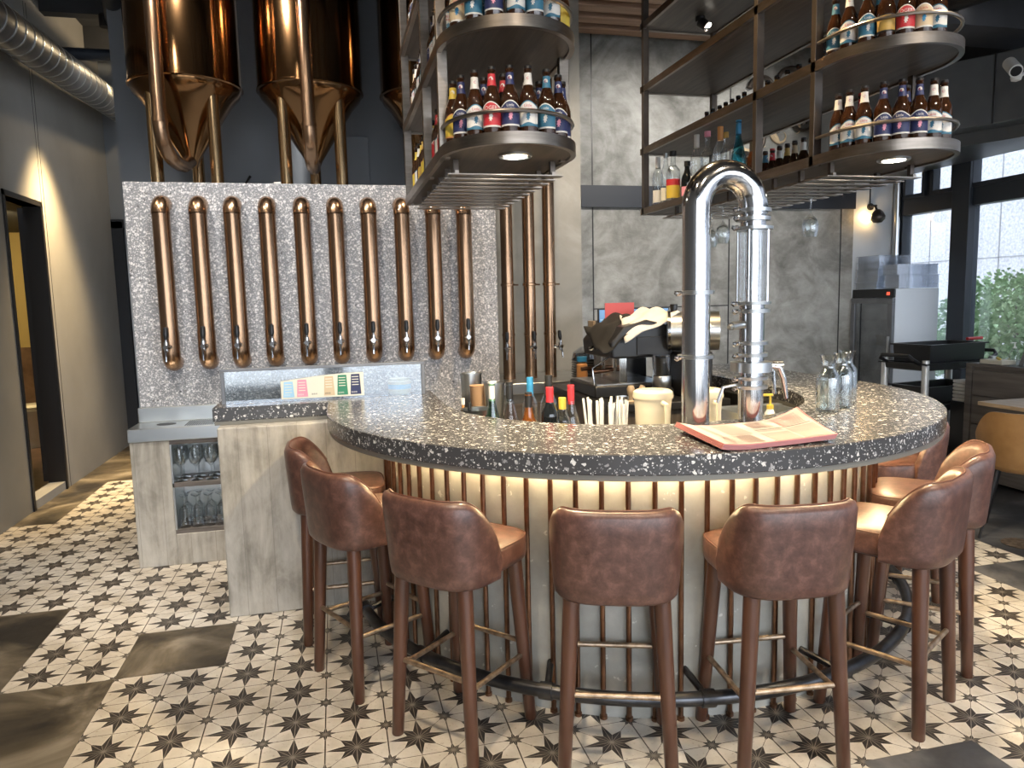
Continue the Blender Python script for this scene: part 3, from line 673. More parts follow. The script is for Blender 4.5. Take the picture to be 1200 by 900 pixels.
# ================================================================== DUCTS UPPER LEFT
t=thing('spiral_duct','grey ribbed spiral duct running along the upper left wall','duct')
p0=Vector((-1.98,3.2,3.22)); p1=Vector((-2.05,8.9,3.62))
mb=MB(); mb.tube([p0,p1],.132,28); mb.build('duct_body',M['greyduct'],t)
rib=None; nr=36
d=(p1-p0); 
for k in range(nr):
    c=p0+d*((k+.5)/nr)
    if rib is None:
        mb=MB(); e=d.normalized()*.006; mb.tube([tuple(-e),tuple(e)],.136,28); rib=mb.build('rib',M['satin'],t,loc=c)
    else:
        q=rib.copy(); COL.objects.link(q); q.location=c
mb=MB(); mb.cyl((-1.98,5.35,3.37),(-2.328,5.35,3.37),.12,seg=24); mb.build('branch',M['greyduct'],t)
mb=MB(); mb.cyl((-2.0,8.85,3.62),(-2.0,8.97,3.62),.2,seg=24); 
mb=MB(); mb.tube([(-1.15,4.6,3.95),(-1.7,7.2,3.95),(-1.8,8.9,3.95)],.075,16); tag(mb.build('ceiling_pipe',M['bluepipe']),'dark blue pipe under the ceiling right of the spiral duct','pipe')
mb=MB(); mb.tube([(-2.3,7.3,3.75),(-1.6,7.3,3.75)],.05,14); tag(mb.build('ceiling_pipe',M['bluepipe']),'short dark blue cross pipe above the spiral duct','pipe')
index()
# ================================================================== RACKS
LV=[2.09,2.485,2.885,3.285]
def rack(name,label,x0,x1,yn,yf,posts,nlev,light=True):
    t=thing(name,label,'shelf rack',(0,0,0))
    w=x1-x0; xc=(x0+x1)/2; r=w/2; tip=yn
    yc=yn+r*1.15
    def outline(inset=0):
        p=[(x1-inset,yf-inset),(x0+inset,yf-inset)]
        n=28
        for k in range(n+1):
            a=PI+PI*k/n; p.append((xc+(r-inset)*math.cos(a),yc+(r*1.15-inset)*math.sin(a)))
        return p
    for li in range(nlev):
        z=LV[li]
        mb=MB(); o_=outline(0); i_=outline(.02)
        n=len(o_)
        vs=[(x,y,z) for x,y in o_]+[(x,y,z) for x,y in i_]+[(x,y,z+.042) for x,y in o_]+[(x,y,z+.042) for x,y in i_]
        fs=[]
        for k in range(n):
            l=(k+1)%n
            fs+=[(k,l,n+l,n+k)[::-1],(2*n+k,2*n+l,3*n+l,3*n+k),(k,l,2*n+l,2*n+k),(n+k,n+l,3*n+l,3*n+k)[::-1]]
        mb.add(vs,fs); b_=mb.build('shelf_band',M['bronze'],t,smooth=30)
        mb=MB(); mb.prism(outline(.021),z+.008,z+.030); mb.build('shelf_board',M['shelfwood'],t,smooth=0)
        # gallery rail around the end
        n=22; q=[(xc+(r-.012)*math.cos(PI+PI*k/n),yc+(r*1.15-.012)*math.sin(PI+PI*k/n),z+.115) for k in range(n+1)]
        mb=MB(); mb.tube([(x0+.012,posts[0],z+.115)]+q+[(x1-.012,posts[0],z+.115)],.0075,8); mb.build('gallery_rail',M['bronze'],t)
    for y in posts:
        for x in (x0+.02,x1-.02):
            mb=MB(); mb.box(x-.020,x+.020,y-.016,y+.016,LV[0]-.0,ZC+.34); mb.build('post',M['rackdark'] if x0>1.5 else M['bronze'],t,smooth=0,bevel=.002)
    # hanging glass rail
    zr=2.042; y0=yn+.35; y1=yf-.25
    ys=[y0+k*.105 for k in range(int((y1-y0)/.105)+1)]
    mb=MB()
    for y in ys: mb.box(x0+.035,x1-.02,y,y+.052,zr-.004,zr)
    for x in (x0+.07,x1-.06): mb.box(x-.008,x+.008,ys[0],ys[-1]+.05,zr,zr+.012)
    mb.build('glass_rail',M['bronze'],t,smooth=0)
    for y in ys[::2]:
        for x in (x0+.07,x1-.06):
            mb=MB(); mb.box(x-.010,x+.010,y+.015,y+.035,zr,LV[0]+.01); mb.build('hanger',M['rackdark'],t,smooth=0)
    # round downlight in the underside
    mb=MB(); mb.lathe([(.062,-.004),(.066,0),(.066,.008),(.045,.008),(.045,-.002)],(xc+.02,yc-.05,LV[0]+.002),28,cap=False); dl=mb.build('downlight',M['satin'],t)
    mb=MB(); mb.lathe([(0,.0),(.045,.0),(.045,.004),(0,.004)],(xc+.02,yc-.05,LV[0]+.0005),28); mb.build('lens',M['ledwhite'],dl)
    l=bpy.data.lights.new('downlight_beam','SPOT'); l.energy=120 if light else 0; l.color=(1,.80,.50); l.spot_size=R(135); l.spot_blend=.8; l.shadow_soft_size=.04
    lo=bpy.data.objects.new('downlight_beam',l); COL.objects.link(lo); lo.location=(xc+.02,yc-.05,LV[0]-.012)
    return t,(xc,yc,r)
RL,gl=rack('bottle_rack','hanging round-ended steel bottle rack over the left side of the bar',.43,.96,2.565,4.27,(2.90,3.37,4.22),4)
RR,gr=rack('bottle_rack','long hanging round-ended steel bottle rack over the right side of the bar',2.06,2.60,2.45,4.70,(2.87,3.32,4.66),4)
# spotlight under the right rack's top level
mb=MB(); mb.cyl((2.34,4.4,3.285),(2.34,4.4,3.255),.03,seg=14); mb.cyl((2.34,4.4,3.255),(2.37,4.36,3.215),.032,seg=14); sl=mb.build('spotlight',M['black']); tag(sl,'small black spotlight under the top shelf at the far end of the right rack','spotlight')
mb=MB(); mb.cyl((2.37,4.36,3.2149),(2.3705,4.3595,3.214),.027,seg=14); mb.build('lens',M['ledwhite'],sl)
# ================================================================== BOTTLES
def bottle_profile(h,r,kind):
    if kind=='beer': pr=[(0,.0),(r*.9,0),(r,.006),(r,h*.50),(r*.97,h*.55),(r*.80,h*.63),(r*.55,h*.71),(r*.42,h*.80),(r*.385,h*.93),(r*.46,h*.935),(r*.46,h*.96),(r*.40,h*.965),(r*.40,h*.985),(0,h*.985)]
    elif kind=='wine': pr=[(0,0),(r*.92,0),(r,.008),(r,h*.60),(r*.93,h*.66),(r*.60,h*.74),(r*.42,h*.80),(r*.38,h*.96),(r*.42,h*.965),(r*.42,h*.98),(0,h*.98)]
    elif kind=='square': pr=[(0,0),(r*.92,0),(r,.008),(r,h*.58),(r*.95,h*.64),(r*.55,h*.71),(r*.36,h*.74),(r*.34,h*.93),(r*.40,h*.935),(r*.40,h*.96),(0,h*.96)]
    elif kind=='cone': pr=[(0,0),(r*.92,0),(r,.008),(r,h*.36),(r*.95,h*.45),(r*.70,h*.58),(r*.45,h*.70),(r*.34,h*.80),(r*.32,h*.95),(r*.38,h*.955),(r*.38,h*.975),(0,h*.975)]
    return pr
def rad_at(pr,z):
    for (a,b),(c,d) in zip(pr,pr[1:]):
        if b<=z<=d and d>b: return a+(c-a)*(z-b)/(d-b)
    return pr[-1][0]
def label_arc(mb,r0f,z0,z1f,half,mi,off,n=20,face=-PI/2):
    v=[];f=[]
    for i in range(n+1):
        u=-1+2*i/n; a=face+u*half; zt=z1f(u)
        for z in (z0,z0+(zt-z0)*.33,z0+(zt-z0)*.66,zt): r=r0f(z)+off; v.append((r*math.cos(a),r*math.sin(a),z))
    for i in range(n):
        for k in range(3): f.append((i*4+k,i*4+4+k,i*4+5+k,i*4+1+k))
    mb.add(v,f,mi)
def text_on(mb,s,size,zc,rf,off,mi):
    v,f=text_geo(s,size); out=[]
    for x,y in v:
        z=zc+y; r=rf(z)+off; a=-PI/2+x/r; out.append((r*math.cos(a),r*math.sin(a),z))
    mb.add(out,f,mi)
protos={}
def beer(kind):
    """kind = colour of the label"""
    h,r=.246,.033; pr=bottle_profile(h,r,'beer'); rf=lambda z: rad_at(pr,z)
    mb=MB(); mb.lathe(pr,seg=22); b=mb.build('beer_bottle',M['brownglass'])
    spec=dict(navy=('navy_l','white_l','navy_l','Little|Creatures'),white=('white_l','teal_l','white_l','Little|Creatures'),red=('red_l','white_l','red_l','ROGERS'),teal=('teal_l','white_l','teal_l','Little|Creatures'),
              cream=('cream_l','white_l','cream_l','Little|Creatures'),yellow=('yellow_l','orange_l','yellow_l',''),gold=('gold_l','black_l','gold_l',''),redglass=('red_l','red_l','red_l',''))[kind]
    if kind!='gold' or True:
        mb=MB()
        top=(lambda u: .112+.010*math.cos(u*PI*.9)) if kind!='gold' else (lambda u:.100)
        label_arc(mb,rf,.034,top,1.35,1,.0006); label_arc(mb,rf,.040,lambda u: top(u)-.004,1.30,0,.0010)
        if kind in('white',): label_arc(mb,rf,.036,lambda u:.044+.003*math.cos(u*5),1.30,2,.0013)
        tm=3 if kind in('white','cream') else 4
        if spec[3]:
            for i,w in enumerate(spec[3].split('|')): text_on(mb,w,.0135 if '|' in spec[3] else .0185,.100-.011*i-(.006 if '|' not in spec[3] else 0),rf,.0016,tm if spec[3]!='ROGERS' else 4)
            # small rearing-animal style emblem simplified to the printed blot of the photograph
            r_=.0352; em=[(-.006,.052),(-.003,.060),(-.0085,.064),(-.004,.066),(-.006,.074),(-.001,.078),(.0015,.083),(.004,.078),(.0085,.080),(.006,.074),(.0095,.070),(.005,.066),(.007,.058),(.003,.060),(.002,.052),(-.002,.056)]
            mb.add([(r_*math.cos(-PI/2+x/r_),r_*math.sin(-PI/2+x/r_),z) for x,z in em],[tuple(range(len(em)))],3 if kind=='navy' else 2 if kind in('white','cream') else 4)
        mb.build('label',[M[spec[0]],M[spec[1]],M['blue_l'] if kind!='white' else M['teal_l'],M['pink_l'] if kind=='navy' else M['red_l'],M['white_l']],b)
        mb=MB(); label_arc(mb,rf,.180,lambda u:.222,2.6,0,.0007,n=20)
        # round emblem on the neck
        r_=rf(.203)+.0012; disc=[(r_*math.cos(-PI/2+.0085*math.cos(q)/r_),r_*math.sin(-PI/2+.0085*math.cos(q)/r_),.203+.0085*math.sin(q)) for q in [2*PI*k/14 for k in range(14)]]
        mb.add(disc,[tuple(range(14))],1)
        if spec[3]: text_on(mb,'C' if kind!='red' else 'R',.013,.1985,rf,.0022,2)
        mb.build('neck_label',[M[spec[2]],M['white_l'],M['red_l'] if kind in('navy','red','white','teal') else M['black_l']],b)
    mb=MB(); mb.lathe([(.0138,.231),(.0152,.232),(.0145,.246),(.012,.2475),(0,.2475)],seg=18); mb.build('cap',M['blackplastic'] if kind!='redglass' else M['red_l'],b)
    return b
def spirit(name,kind,h,r,gmat,capm,lab=None,lab2=None,liquid=None,caph=.05):
    pr=bottle_profile(h,r,kind); rf=lambda z: rad_at(pr,z)
    mb=MB(); mb.lathe(pr,seg=22); b=mb.build(name,gmat)
    if liquid:
        zz=h*.35; mb=MB(); mb.lathe([(0,.004),(r*.93,.005),(r*.94,min(zz,h*.33)),(r*.9,zz),(0,zz)],seg=18); mb.build('liquid',liquid,b)
    if lab:
        mb=MB(); label_arc(mb,rf,h*.10,lambda u:h*.34,1.2,0,.0008)
        if lab2: label_arc(mb,rf,h*.34,lambda u:h*.46,1.2,1,.0009)
        mb.build('label',[lab,lab2 or lab],b)
    mb=MB(); rr_=rf(h*.95)*1.12; mb.lathe([(rr_,h-caph),(rr_,h),(0,h+.001)],seg=18); mb.build('cap',capm,b)
    return b
def face_cam(x,y,jit=12): return math.atan2(0-y,0-x)+PI/2+R(rnd.uniform(-jit,jit))
word={'navy':'navy-labelled','white':'white-labelled','red':'red-labelled','teal':'blue-labelled','cream':'cream-labelled','yellow':'yellow-labelled','gold':'dark gold-labelled','redglass':'all-red'}
index()
def put_beer(kind,x,y,z,label,group,jit=12,rot=None):
    rz=face_cam(x,y,jit) if rot is None else rot
    if kind not in protos:
        protos[kind]=beer(kind); index(); b=protos[kind]; b.location=(x,y,z); b.rotation_euler=(0,0,rz)
    else: b=dup(protos[kind],(x,y,z),rz)
    index_light(b)
    tag(b,label,'bottle',group); return b
def index_light(b): pass
def ordn(i,n):
    w=['first','second','third','fourth','fifth','sixth','seventh','eighth','ninth','tenth','eleventh','twelfth','thirteenth','fourteenth','fifteenth','sixteenth']
    return w[i]
ZB=lambda l: LV[l]+.0305
def ring(angs,kinds,g,a,b,l,side):
    xc,yc,r=g
    for i,(A,k) in enumerate(zip(angs,kinds)):
        put_beer(k,xc+a*math.cos(R(A)),yc+b*math.sin(R(A)),ZB(l),'%s beer bottle, %s from left on rounded end of %s rack, %s shelf'%(word[k],ordn(i,0),side,'bottom' if l==0 else 'second'),'beer bottles on the rounded end of the %s rack, %s shelf'%(side,'bottom' if l==0 else 'second'))
ring([186.2,204.5,222.8,240.8,258.0,275.8,297.2,318.5,339.5],['yellow','navy','white','red','navy','white','teal','navy','navy'],gl,.215,.252,0,'left')
ring([168,203.8,224.5,244.8,265.2,284.5,306.8,336],['white','cream','teal','navy','white','teal','white','yellow'],gl,.215,.252,1,'left')
ring([179.8,193.5,208.5,225.2,241.5,257.5,274.0,291],['white','white','white','navy','navy','navy','white','white'],gr,.22,.258,0,'right')
ring([172,190.5,208.5,225.5,242.0,258.5,275],['teal','white','teal','gold','red','cream','white'],gr,.22,.258,1,'right')
# second row just inside the rounded ends
for g,a,b,l,side,an,ks in ((gl,.13,.155,0,'left',(215,250,290,330),('navy','red','white','navy')),(gr,.13,.155,0,'right',(190,225,262,300),('redglass','white','navy','navy')),(gl,.13,.155,1,'left',(225,270,320),('teal','white','navy')),(gr,.13,.155,1,'right',(215,260,305),('teal','white','teal'))):
    xc,yc,r=g
    for i,(A,k) in enumerate(zip(an,ks)):
        put_beer(k,xc+a*math.cos(R(A)),yc+b*math.sin(R(A)),ZB(l),'%s beer bottle, %s in inner row at rounded end, %s rack, %s shelf'%(word[k],ordn(i,0),side,'bottom' if l==0 else 'second'),'inner-row beer bottles of the %s rack, %s shelf'%(side,'bottom' if l==0 else 'second'))
# rows along the straight sides
def row(side,l,xs,ys,kinds,desc,jit=25):
    for i,y in enumerate(ys):
        k=kinds[i%len(kinds)]
        put_beer(k,xs+rnd.uniform(-.004,.004),y,ZB(l),'%s beer bottle, %s from near post along %s, %s rack, %s shelf'%(word[k],ordn(i,0),desc,side,('bottom','second','third')[l]),'beer bottles in the row along the %s of the %s rack'%(desc,side),jit)
row('left',0,.485,[2.965,3.035,3.11,3.18,3.25,3.45,3.53,3.61,3.69,3.78,3.87,3.96,4.05],['yellow','white','red','white','red','yellow','white','yellow','yellow','gold','yellow','white','yellow'],'left side')
row('left',1,.485,[2.97,3.05,3.13,3.21,3.29,3.46,3.54,3.62,3.70,3.78,3.86,3.94,4.02],['white','cream','white','white','navy','white','teal','white','white','navy','white','white','cream'],'left side')
row('left',2,.485,[3.46,3.56,3.66,3.76,3.86,3.96,4.06],['white','teal','white','white','navy','white','white'],'left side')
row('left',0,.90,[3.0,3.08,3.16,3.24,3.46,3.56],['navy','navy','navy','teal','white','navy'],'right side')
row('right',0,2.50,[3.54,3.62,3.69,3.74+.02,3.83,3.90,3.99,4.09],['white','cream','gold','white','redglass','teal','teal','gold'],'window side',90)
row('right',1,2.50,[3.40,3.50,3.60,3.70,3.80,3.90,4.135,4.21,4.285,4.36,4.44,4.52,4.60],['gold','teal','navy','white','gold'],'window side',90)
row('right',0,2.50,[3.20,3.28],['redglass','redglass'],'window edge',20)
# spirits on the bottom shelf of the right rack
sp=[('wine',.33,.036,'glass','white_l','white_l',None,4.55,2.12,'slim clear bottle with silver cap, farthest spirit bottle on the right rack'),
    ('wine',.335,.035,'glass','satin','ivory_l',None,4.455,2.13,'tall clear bottle with steel cap, second farthest spirit bottle on the right rack'),
    ('square',.325,.046,'glass','black_l','yellow_l','red_l',4.34,2.125,'clear spirit bottle with red and yellow label and black cap on the right rack'),
    ('beer',.23,.036,'wineglass_dark','black_l','pink_l',None,4.16,2.13,'short dark bottle with pale pink label beside the red and yellow labelled one'),
    ('wine',.36,.037,'glass','white_l','white_l',None,4.04,2.13,'clear bottle with white cap left above the steel tower bend'),
    ('square',.355,.040,'glass','pink_l','ivory_l',None,3.93,2.14,'clear bottle with pink and white cap above the steel tower bend'),
    ('wine',.33,.036,'glass','gold_l','cream_l',None,3.83,2.20,'clear bottle with gold cap half hidden above the steel tower bend'),
    ('wine',.34,.037,'glass','orange_l','cream_l',None,3.75,2.12,'clear bottle with tall orange-gold neck foil above the steel tower bend'),
    ('cone',.335,.040,'tealglass','blue_l',None,None,3.58,2.13,'teal glass bottle with blue cap beside the middle rack post')]
for kd,h,r,g,c,l1,l2,y,x,lb in sp:
    o=spirit('spirit_bottle',kd,h,r,M[g],M[c],M[l1] if l1 else None,M[l2] if l2 else None,caph=.075 if c in('orange_l','blue_l','white_l') else .03)
    o.location=(x,y,ZB(0)); o.rotation_euler=(0,0,face_cam(x,y)); tag(o,lb,'bottle')
o=spirit('spirit_bottle','beer',.20,.03,M['brownglass'],M['black_l'],None); o.location=(2.14,3.46,ZB(0)); tag(o,'small dark bottle right of the teal bottle, next to the middle rack post','bottle')
# hanging wine glasses
wh=None
for x,y,lb in ((2.447,3.40,'wine glass hanging upside down alone under the near end of the right rack'),(2.168,3.80,'wine glass hanging upside down behind the steel tower bend, nearer one'),(2.26,4.10,'wine glass hanging upside down behind the steel tower bend, farther one')):
    if wh is None:
        wh=wine_glass(1.12,'hanging_wine_glass'); me=wh.data
        for v in me.vertices: v.co.z=-v.co.z
        me.flip_normals(); o=wh
    else: o=wh.copy(); COL.objects.link(o)
    o.location=(x,y,2.038); tag(o,lb,'glass','wine glasses hanging from the right rack')
# wall ornament above, behind the right rack
t=thing('wall_ornament','dark scrolled leaf ornament on the concrete wall behind the right rack','wall ornament',(4.35,YB-.02,3.2))
mb=MB()
def swirl(cx,cz,s,a0,turn,w=.03,n=16):
    return [(cx+s*(1-k/n*.75)*math.cos(a0+turn*k/n),-.01,cz+s*(1-k/n*.75)*math.sin(a0+turn*k/n)) for k in range(n+1)]
for cx,cz,s,a0,tn in ((0,0,.28,0,5),(.3,.1,.25,2,5),(-.3,-.1,.22,4,4.5),(.1,.35,.2,1,4),(-.15,.3,.18,3,-4),(.45,.4,.2,5,4)):
    mb.tube(swirl(cx,cz,s,a0,tn),[.03*(1-k/18) for k in range(17)],8)
mb.build('scrollwork',M['rackdark'],t)
t=thing('wall_ornament','cream hop-cone ornament on the concrete wall above the amber bottles','wall ornament',(4.2,YB-.02,3.02))
mb=MB()
for cx,cz,s,a0,tn in ((0,0,.14,0,5),(.18,.08,.13,2,5),(-.16,.02,.12,4,4.5),(.05,.17,.1,1,4),(.33,.12,.12,3,-4)):
    mb.tube(swirl(cx,cz,s,a0,tn),[.022*(1-k/18) for k in range(17)],8)
mb.build('scrollwork',M['cream_l'],t)
# ================================================================== STEEL TOWER
TX0,TX1,TY,TR=1.340,1.578,2.54,.0535
t=thing('beer_tower','polished steel beer tower shaped like an upside-down U on the bar','beer tower',(0,0,ZT))
zs=2.045-TR-((TX1-TX0)/2)-ZT
mb=MB(); mb.cyl((TX0,TY,0),(TX0,TY,zs),TR-.001,seg=40); mb.build('left_column',M['chrome'],t)
xm=(TX0+TX1)/2; rb=(TX1-TX0)/2
mb=MB(); mb.tube([(TX0,TY,zs-.004)]+[(xm-rb*math.cos(PI*k/28),TY,zs+rb*math.sin(PI*k/28)) for k in range(29)]+[(TX1,TY,zs-.03)],TR,40); mb.build('bend',M['chrome'],t)
mb=MB(); mb.cyl((TX1,TY,0),(TX1,TY,1.505-ZT),TR-.006,seg=40); mb.build('right_column',M['chrome'],t)
mb=MB(); mb.cyl((TX1,TY,1.785-ZT),(TX1,TY,zs-.02),TR-.006,seg=36); mb.build('upper_column',M['chrome'],t)
mb=MB(); mb.lathe([(TR-.004,1.51-ZT),(TR-.004,1.785-ZT)],(TX1,TY,0),36,cap=False); mb.cyl((TX1,TY,1.5-ZT),(TX1,TY,1.79-ZT),.028,seg=20,mi=1); mb.build('sight_glass',[M['glass'],M['chrome']],t)
def clamp(x,z,r,h=.013,ears=True,side=-1):
    mb=MB(); mb.lathe([(r-.012,z-h*.5),(r,z-h*.42),(r+.001,z+h*.42),(r-.012,z+h*.5)],(x,TY,0),36)
    c=mb.build('clamp_ring',M['satin'],t)
    mb=MB(); a=R(200) if side<0 else R(-20)
    ex,ey=math.cos(a),math.sin(a)
    mb.tube([(x+ex*(r-.003),TY+ey*(r-.003),z),(x+ex*(r+.045),TY+ey*(r+.045),z+.004)],[.0045,.004],8)
    mb.lathe([(0,-.006),(.007,-.006),(.009,0),(.007,.006),(0,.006)],(x+ex*(r+.022),TY+ey*(r+.022),z+.002),10)
    mb.tube([(x+ex*(r+.012),TY+ey*(r+.012),z-.004),(x+ex*(r+.03),TY+ey*(r+.03)+.008,z-.010),(x+ex*(r+.048),TY+ey*(r+.048),z-.002)],.003,6)
    mb.build('clamp_screw',M['chrome'],c)
for z in (1.551,1.308): clamp(TX0,z-ZT,TR+.014,.016)
for z,dr in ((1.857,.016),(1.825,.014),(1.790,.024),(1.506,.022),(1.476,.017),(1.352,.012),(1.306,.012),(1.215,.014),(1.180,.014)): clamp(TX1,z-ZT,TR+dr-.004,.016 if dr<.02 else .013)
mb=MB(); mb.lathe([(TR-.01,1.236-ZT),(TR+.026,1.24-ZT),(TR+.026,1.278-ZT),(TR-.01,1.282-ZT)],(TX1,TY,0),36); mb.build('collar',M['satin'],t)
for k in range(4):
    a=PI/4+PI/2*k; mb=MB(); mb.cyl((TX1+(TR+.004)*math.cos(a),TY+(TR+.004)*math.sin(a),1.50-ZT),(TX1+(TR+.004)*math.cos(a),TY+(TR+.004)*math.sin(a),1.795-ZT),.0045,seg=8); mb.build('tie_rod',M['chrome'],t)
mb=MB(); mb.cyl((TX1-.045,TY-.01,1.425-ZT),(TX1-.105,TY-.03,1.42-ZT),.014,.016,seg=16); mb.cyl((TX1-.105,TY-.03,1.42-ZT),(TX1-.118,TY-.035,1.415-ZT),.010,seg=14); mb.build('side_port',M['satin'],t)
# faucet on the right: arm, body, long curved handle
mb=MB(); mb.cyl((TX1+.07,TY-.01,1.262-ZT),(TX1+.125,TY-.02,1.262-ZT),.018,.015,seg=16); mb.tube([(TX1+.085,TY-.02,1.25-ZT),(TX1+.085,TY-.025,1.2-ZT),(TX1+.088,TY-.025,1.15-ZT)],.007,10); fa=mb.build('faucet',M['chrome'],t)
mb=MB(); mb.tube([(TX1+.055,TY-.03,1.262-ZT),(TX1+.10,TY-.035,1.255-ZT),(TX1+.12,TY-.035,1.21-ZT),(TX1+.135,TY-.035,1.13-ZT)],[.008,.014,.013,.008],12); mb.build('tap_handle',M['chrome'],fa)
mb=MB(); mb.tube([(TX1-.07,TY-.02,1.18-ZT),(TX1-.10,TY-.05,1.195-ZT),(TX1-.15,TY-.05,1.19-ZT),(TX1-.17,TY-.045,1.13-ZT)],.007,10); mb.build('hose',M['satin'],t)
# ================================================================== THINGS ON THE BAR
def carafe(x,y,lab,ref=[None]):
    if ref[0] is None:
        mb=MB(); pr=[(.0,.001),(.044,.001),(.047,.006),(.047,.135),(.043,.155),(.026,.178),(.0235,.19),(.029,.215),(.036,.236),(.0345,.236),(.0275,.215),(.022,.19),(.0245,.178),(.041,.153),(.0445,.135),(.0445,.012),(0,.010)]
        mb.lathe(pr,seg=32); o=mb.build('water_carafe',M['glass'])
        mb=MB(); mb.lathe([(0,.0112),(.044,.0125),(.044,.134),(0,.134)],seg=28); mb.build('water',M['water'],o); ref[0]=o; index(); o.location=(x,y,ZT)
    else: o=dup(ref[0],(x,y,ZT),0)
    tag(o,lab,'carafe','water carafes on the bar')
carafe(1.992,2.625,'glass water carafe on the bar, nearest of the three')
carafe(2.115,2.700,'glass water carafe on the bar, middle one half hidden by the nearest')
carafe(2.205,2.785,'glass water carafe on the bar, rightmost and farthest of the three')
def menu():
    t=thing('paper_menu','stack of pink-edged printed paper menus with curled corners beside the steel tower','menu',(0,0,ZT))
    A=Vector((1.185,2.405)); B=Vector((1.170,2.045)); C_=Vector((1.600,2.065)); D=Vector((1.745,2.44)); D=Vector((1.70,2.43))
    def P(u,v): # u along A->D , v A->B
        q=(A*(1-u)+D*u)*(1-v)+(B*(1-u)+C_*u)*v; return q
    def zc(u,v): return .045*max(0,(u-.62)/.38)**2*(1-v)**1.5+.022*max(0,(.25-u)/.25)**2*(1-v*.6)+.010*u*u*v
    n=20
    for lay in range(4):
        mb=MB(); vs=[];fs=[]
        for side in (0,1):
            for i in range(n+1):
                for j in range(n+1):
                    q=P(i/n,j/n); vs.append((q.x+lay*.002,q.y-lay*.0015,.001+lay*.0045+side*.0038+zc(i/n,j/n)))
        m_=(n+1)**2
        for i in range(n):
            for j in range(n):
                a=i*(n+1)+j; q=(a,a+1,a+n+2,a+n+1)
                fs.append(tuple(m_+k for k in q)[::-1]); fs.append(q)
        for i in range(n):
            for (a,b) in ((i*(n+1),(i+1)*(n+1)),(i*(n+1)+n,(i+1)*(n+1)+n),(i,i+1),(n*(n+1)+i,n*(n+1)+i+1)): fs.append((a,b,m_+b,m_+a))
        mb.add(vs,fs); o=mb.build('sheet' if lay<3 else 'top_sheet',M['menupink'],t,smooth=40)
    mb=MB()
    def patch(u0,u1,v0,v1,mi,off=.0006):
        k=8; vs=[];fs=[]
        for i in range(k+1):
            for j in range(k+1):
                u=u0+(u1-u0)*i/k; v=v0+(v1-v0)*j/k; q=P(u,v); vs.append((q.x+.006,q.y-.0045,.001+3*.0045+.0038+off+zc(u,v)))
        for i in range(k):
            for j in range(k): a=i*(k+1)+j; fs.append((a,a+k+1,a+k+2,a+1))
        mb.add(vs,fs,mi)
    patch(.015,.985,.02,.98,0)
    patch(.03,.42,.10,.60,1,.0012); patch(.48,.70,.42,.56,1,.0012); patch(.72,.97,.50,.97,1,.0012); patch(.46,.70,.62,.97,1,.0012)
    for i in range(14): patch(.06,.38,.63+i*.024,.640+i*.024,2,.0014)
    for i in range(12): patch(.50,.68,.08+i*.026,.092+i*.026,2,.0014); patch(.73,.94,.08+i*.03,.095+i*.03,3,.0014)
    patch(.48,.96,.455,.468,4,.0016); patch(.03,.10,.035,.075,4,.0016); patch(.12,.38,.045,.065,3,.0016)
    mb.build('print',[M['menupaper'],M['menugrey'],M['menuline'],M['menured'],M['black_l']],t,smooth=40)
M['menupink']=pmat('pink_paper',(.50,.20,.19),.6); M['menupaper']=pmat('menu_paper',(.52,.44,.385),.6); M['menugrey']=pmat('menu_grey_print',(.33,.29,.25),.6); M['menuline']=pmat('menu_text_print',(.25,.18,.16),.6); M['menured']=pmat('menu_red_print',(.5,.22,.2),.6)
menu()
# ================================================================== INSIDE THE BAR
t=thing('speed_rail','stainless inner work shelf behind the front of the bar','shelf')
mb=MB(); mb.prism(arc(.935,182,358,60)+arc(.50,358,182,60),.80,.84); mb.build('shelf_top',M['sheet'],t)
mb=MB(); mb.prism(arc(.92,182,358,60)+arc(.52,358,182,60),0,.799); mb.build('carcass',M['sidewood'],t)
ZW=.841
def place(o,x,y,z,lb,cat,group=None): o.location=(x,y,z); o.rotation_euler=(0,0,face_cam(x,y)); tag(o,lb,cat,group)
import_list=[
 ('cone',.345,.040,'greenglass','white_l','white_l','pink_l',.655,3.10,'green glass bottle with tall white cap and pink label behind the bar edge'),
 ('cone',.340,.045,'glass','black_l',None,None,.735,3.10,'clear pot-bellied bottle with black cap and dark red liquor'),
 ('cone',.300,.044,'amberglass','black_l',None,'yellow_l',.800,3.02,'amber bottle with black cap and yellow neck band'),
 ('wine',.350,.036,'glass','blue_l',None,None,.845,3.16,'clear bottle with blue foil neck behind the amber bottle'),
 ('wine',.350,.040,'glass','black_l','white_l',None,.945,3.20,'clear bottle with black cap just left of the red-capped wine bottle'),
 ('wine',.320,.040,'wineglass_dark','red_l',None,None,.890,3.00,'dark wine bottle with red foil neck, left of the yellow-capped bottle'),
 ('wine',.270,.038,'glass','yellow_l',None,None,.950,3.01,'clear bottle with yellow cap between the two red-capped bottles'),
 ('cone',.320,.044,'glass','red_l',None,None,1.000,3.04,'clear round-shouldered bottle with red foil neck')]
for kd,h,r,g,c,l1,l2,x,y,lb in import_list:
    o=spirit('liquor_bottle',kd,h,r,M[g],M[c],M[l1] if l1 else None,M[l2] if l2 else None,caph=.085 if c!='yellow_l' else .05,liquid=M['redglass'] if 'dark red' in lb else None)
    place(o,x,y,ZW,lb,'bottle')
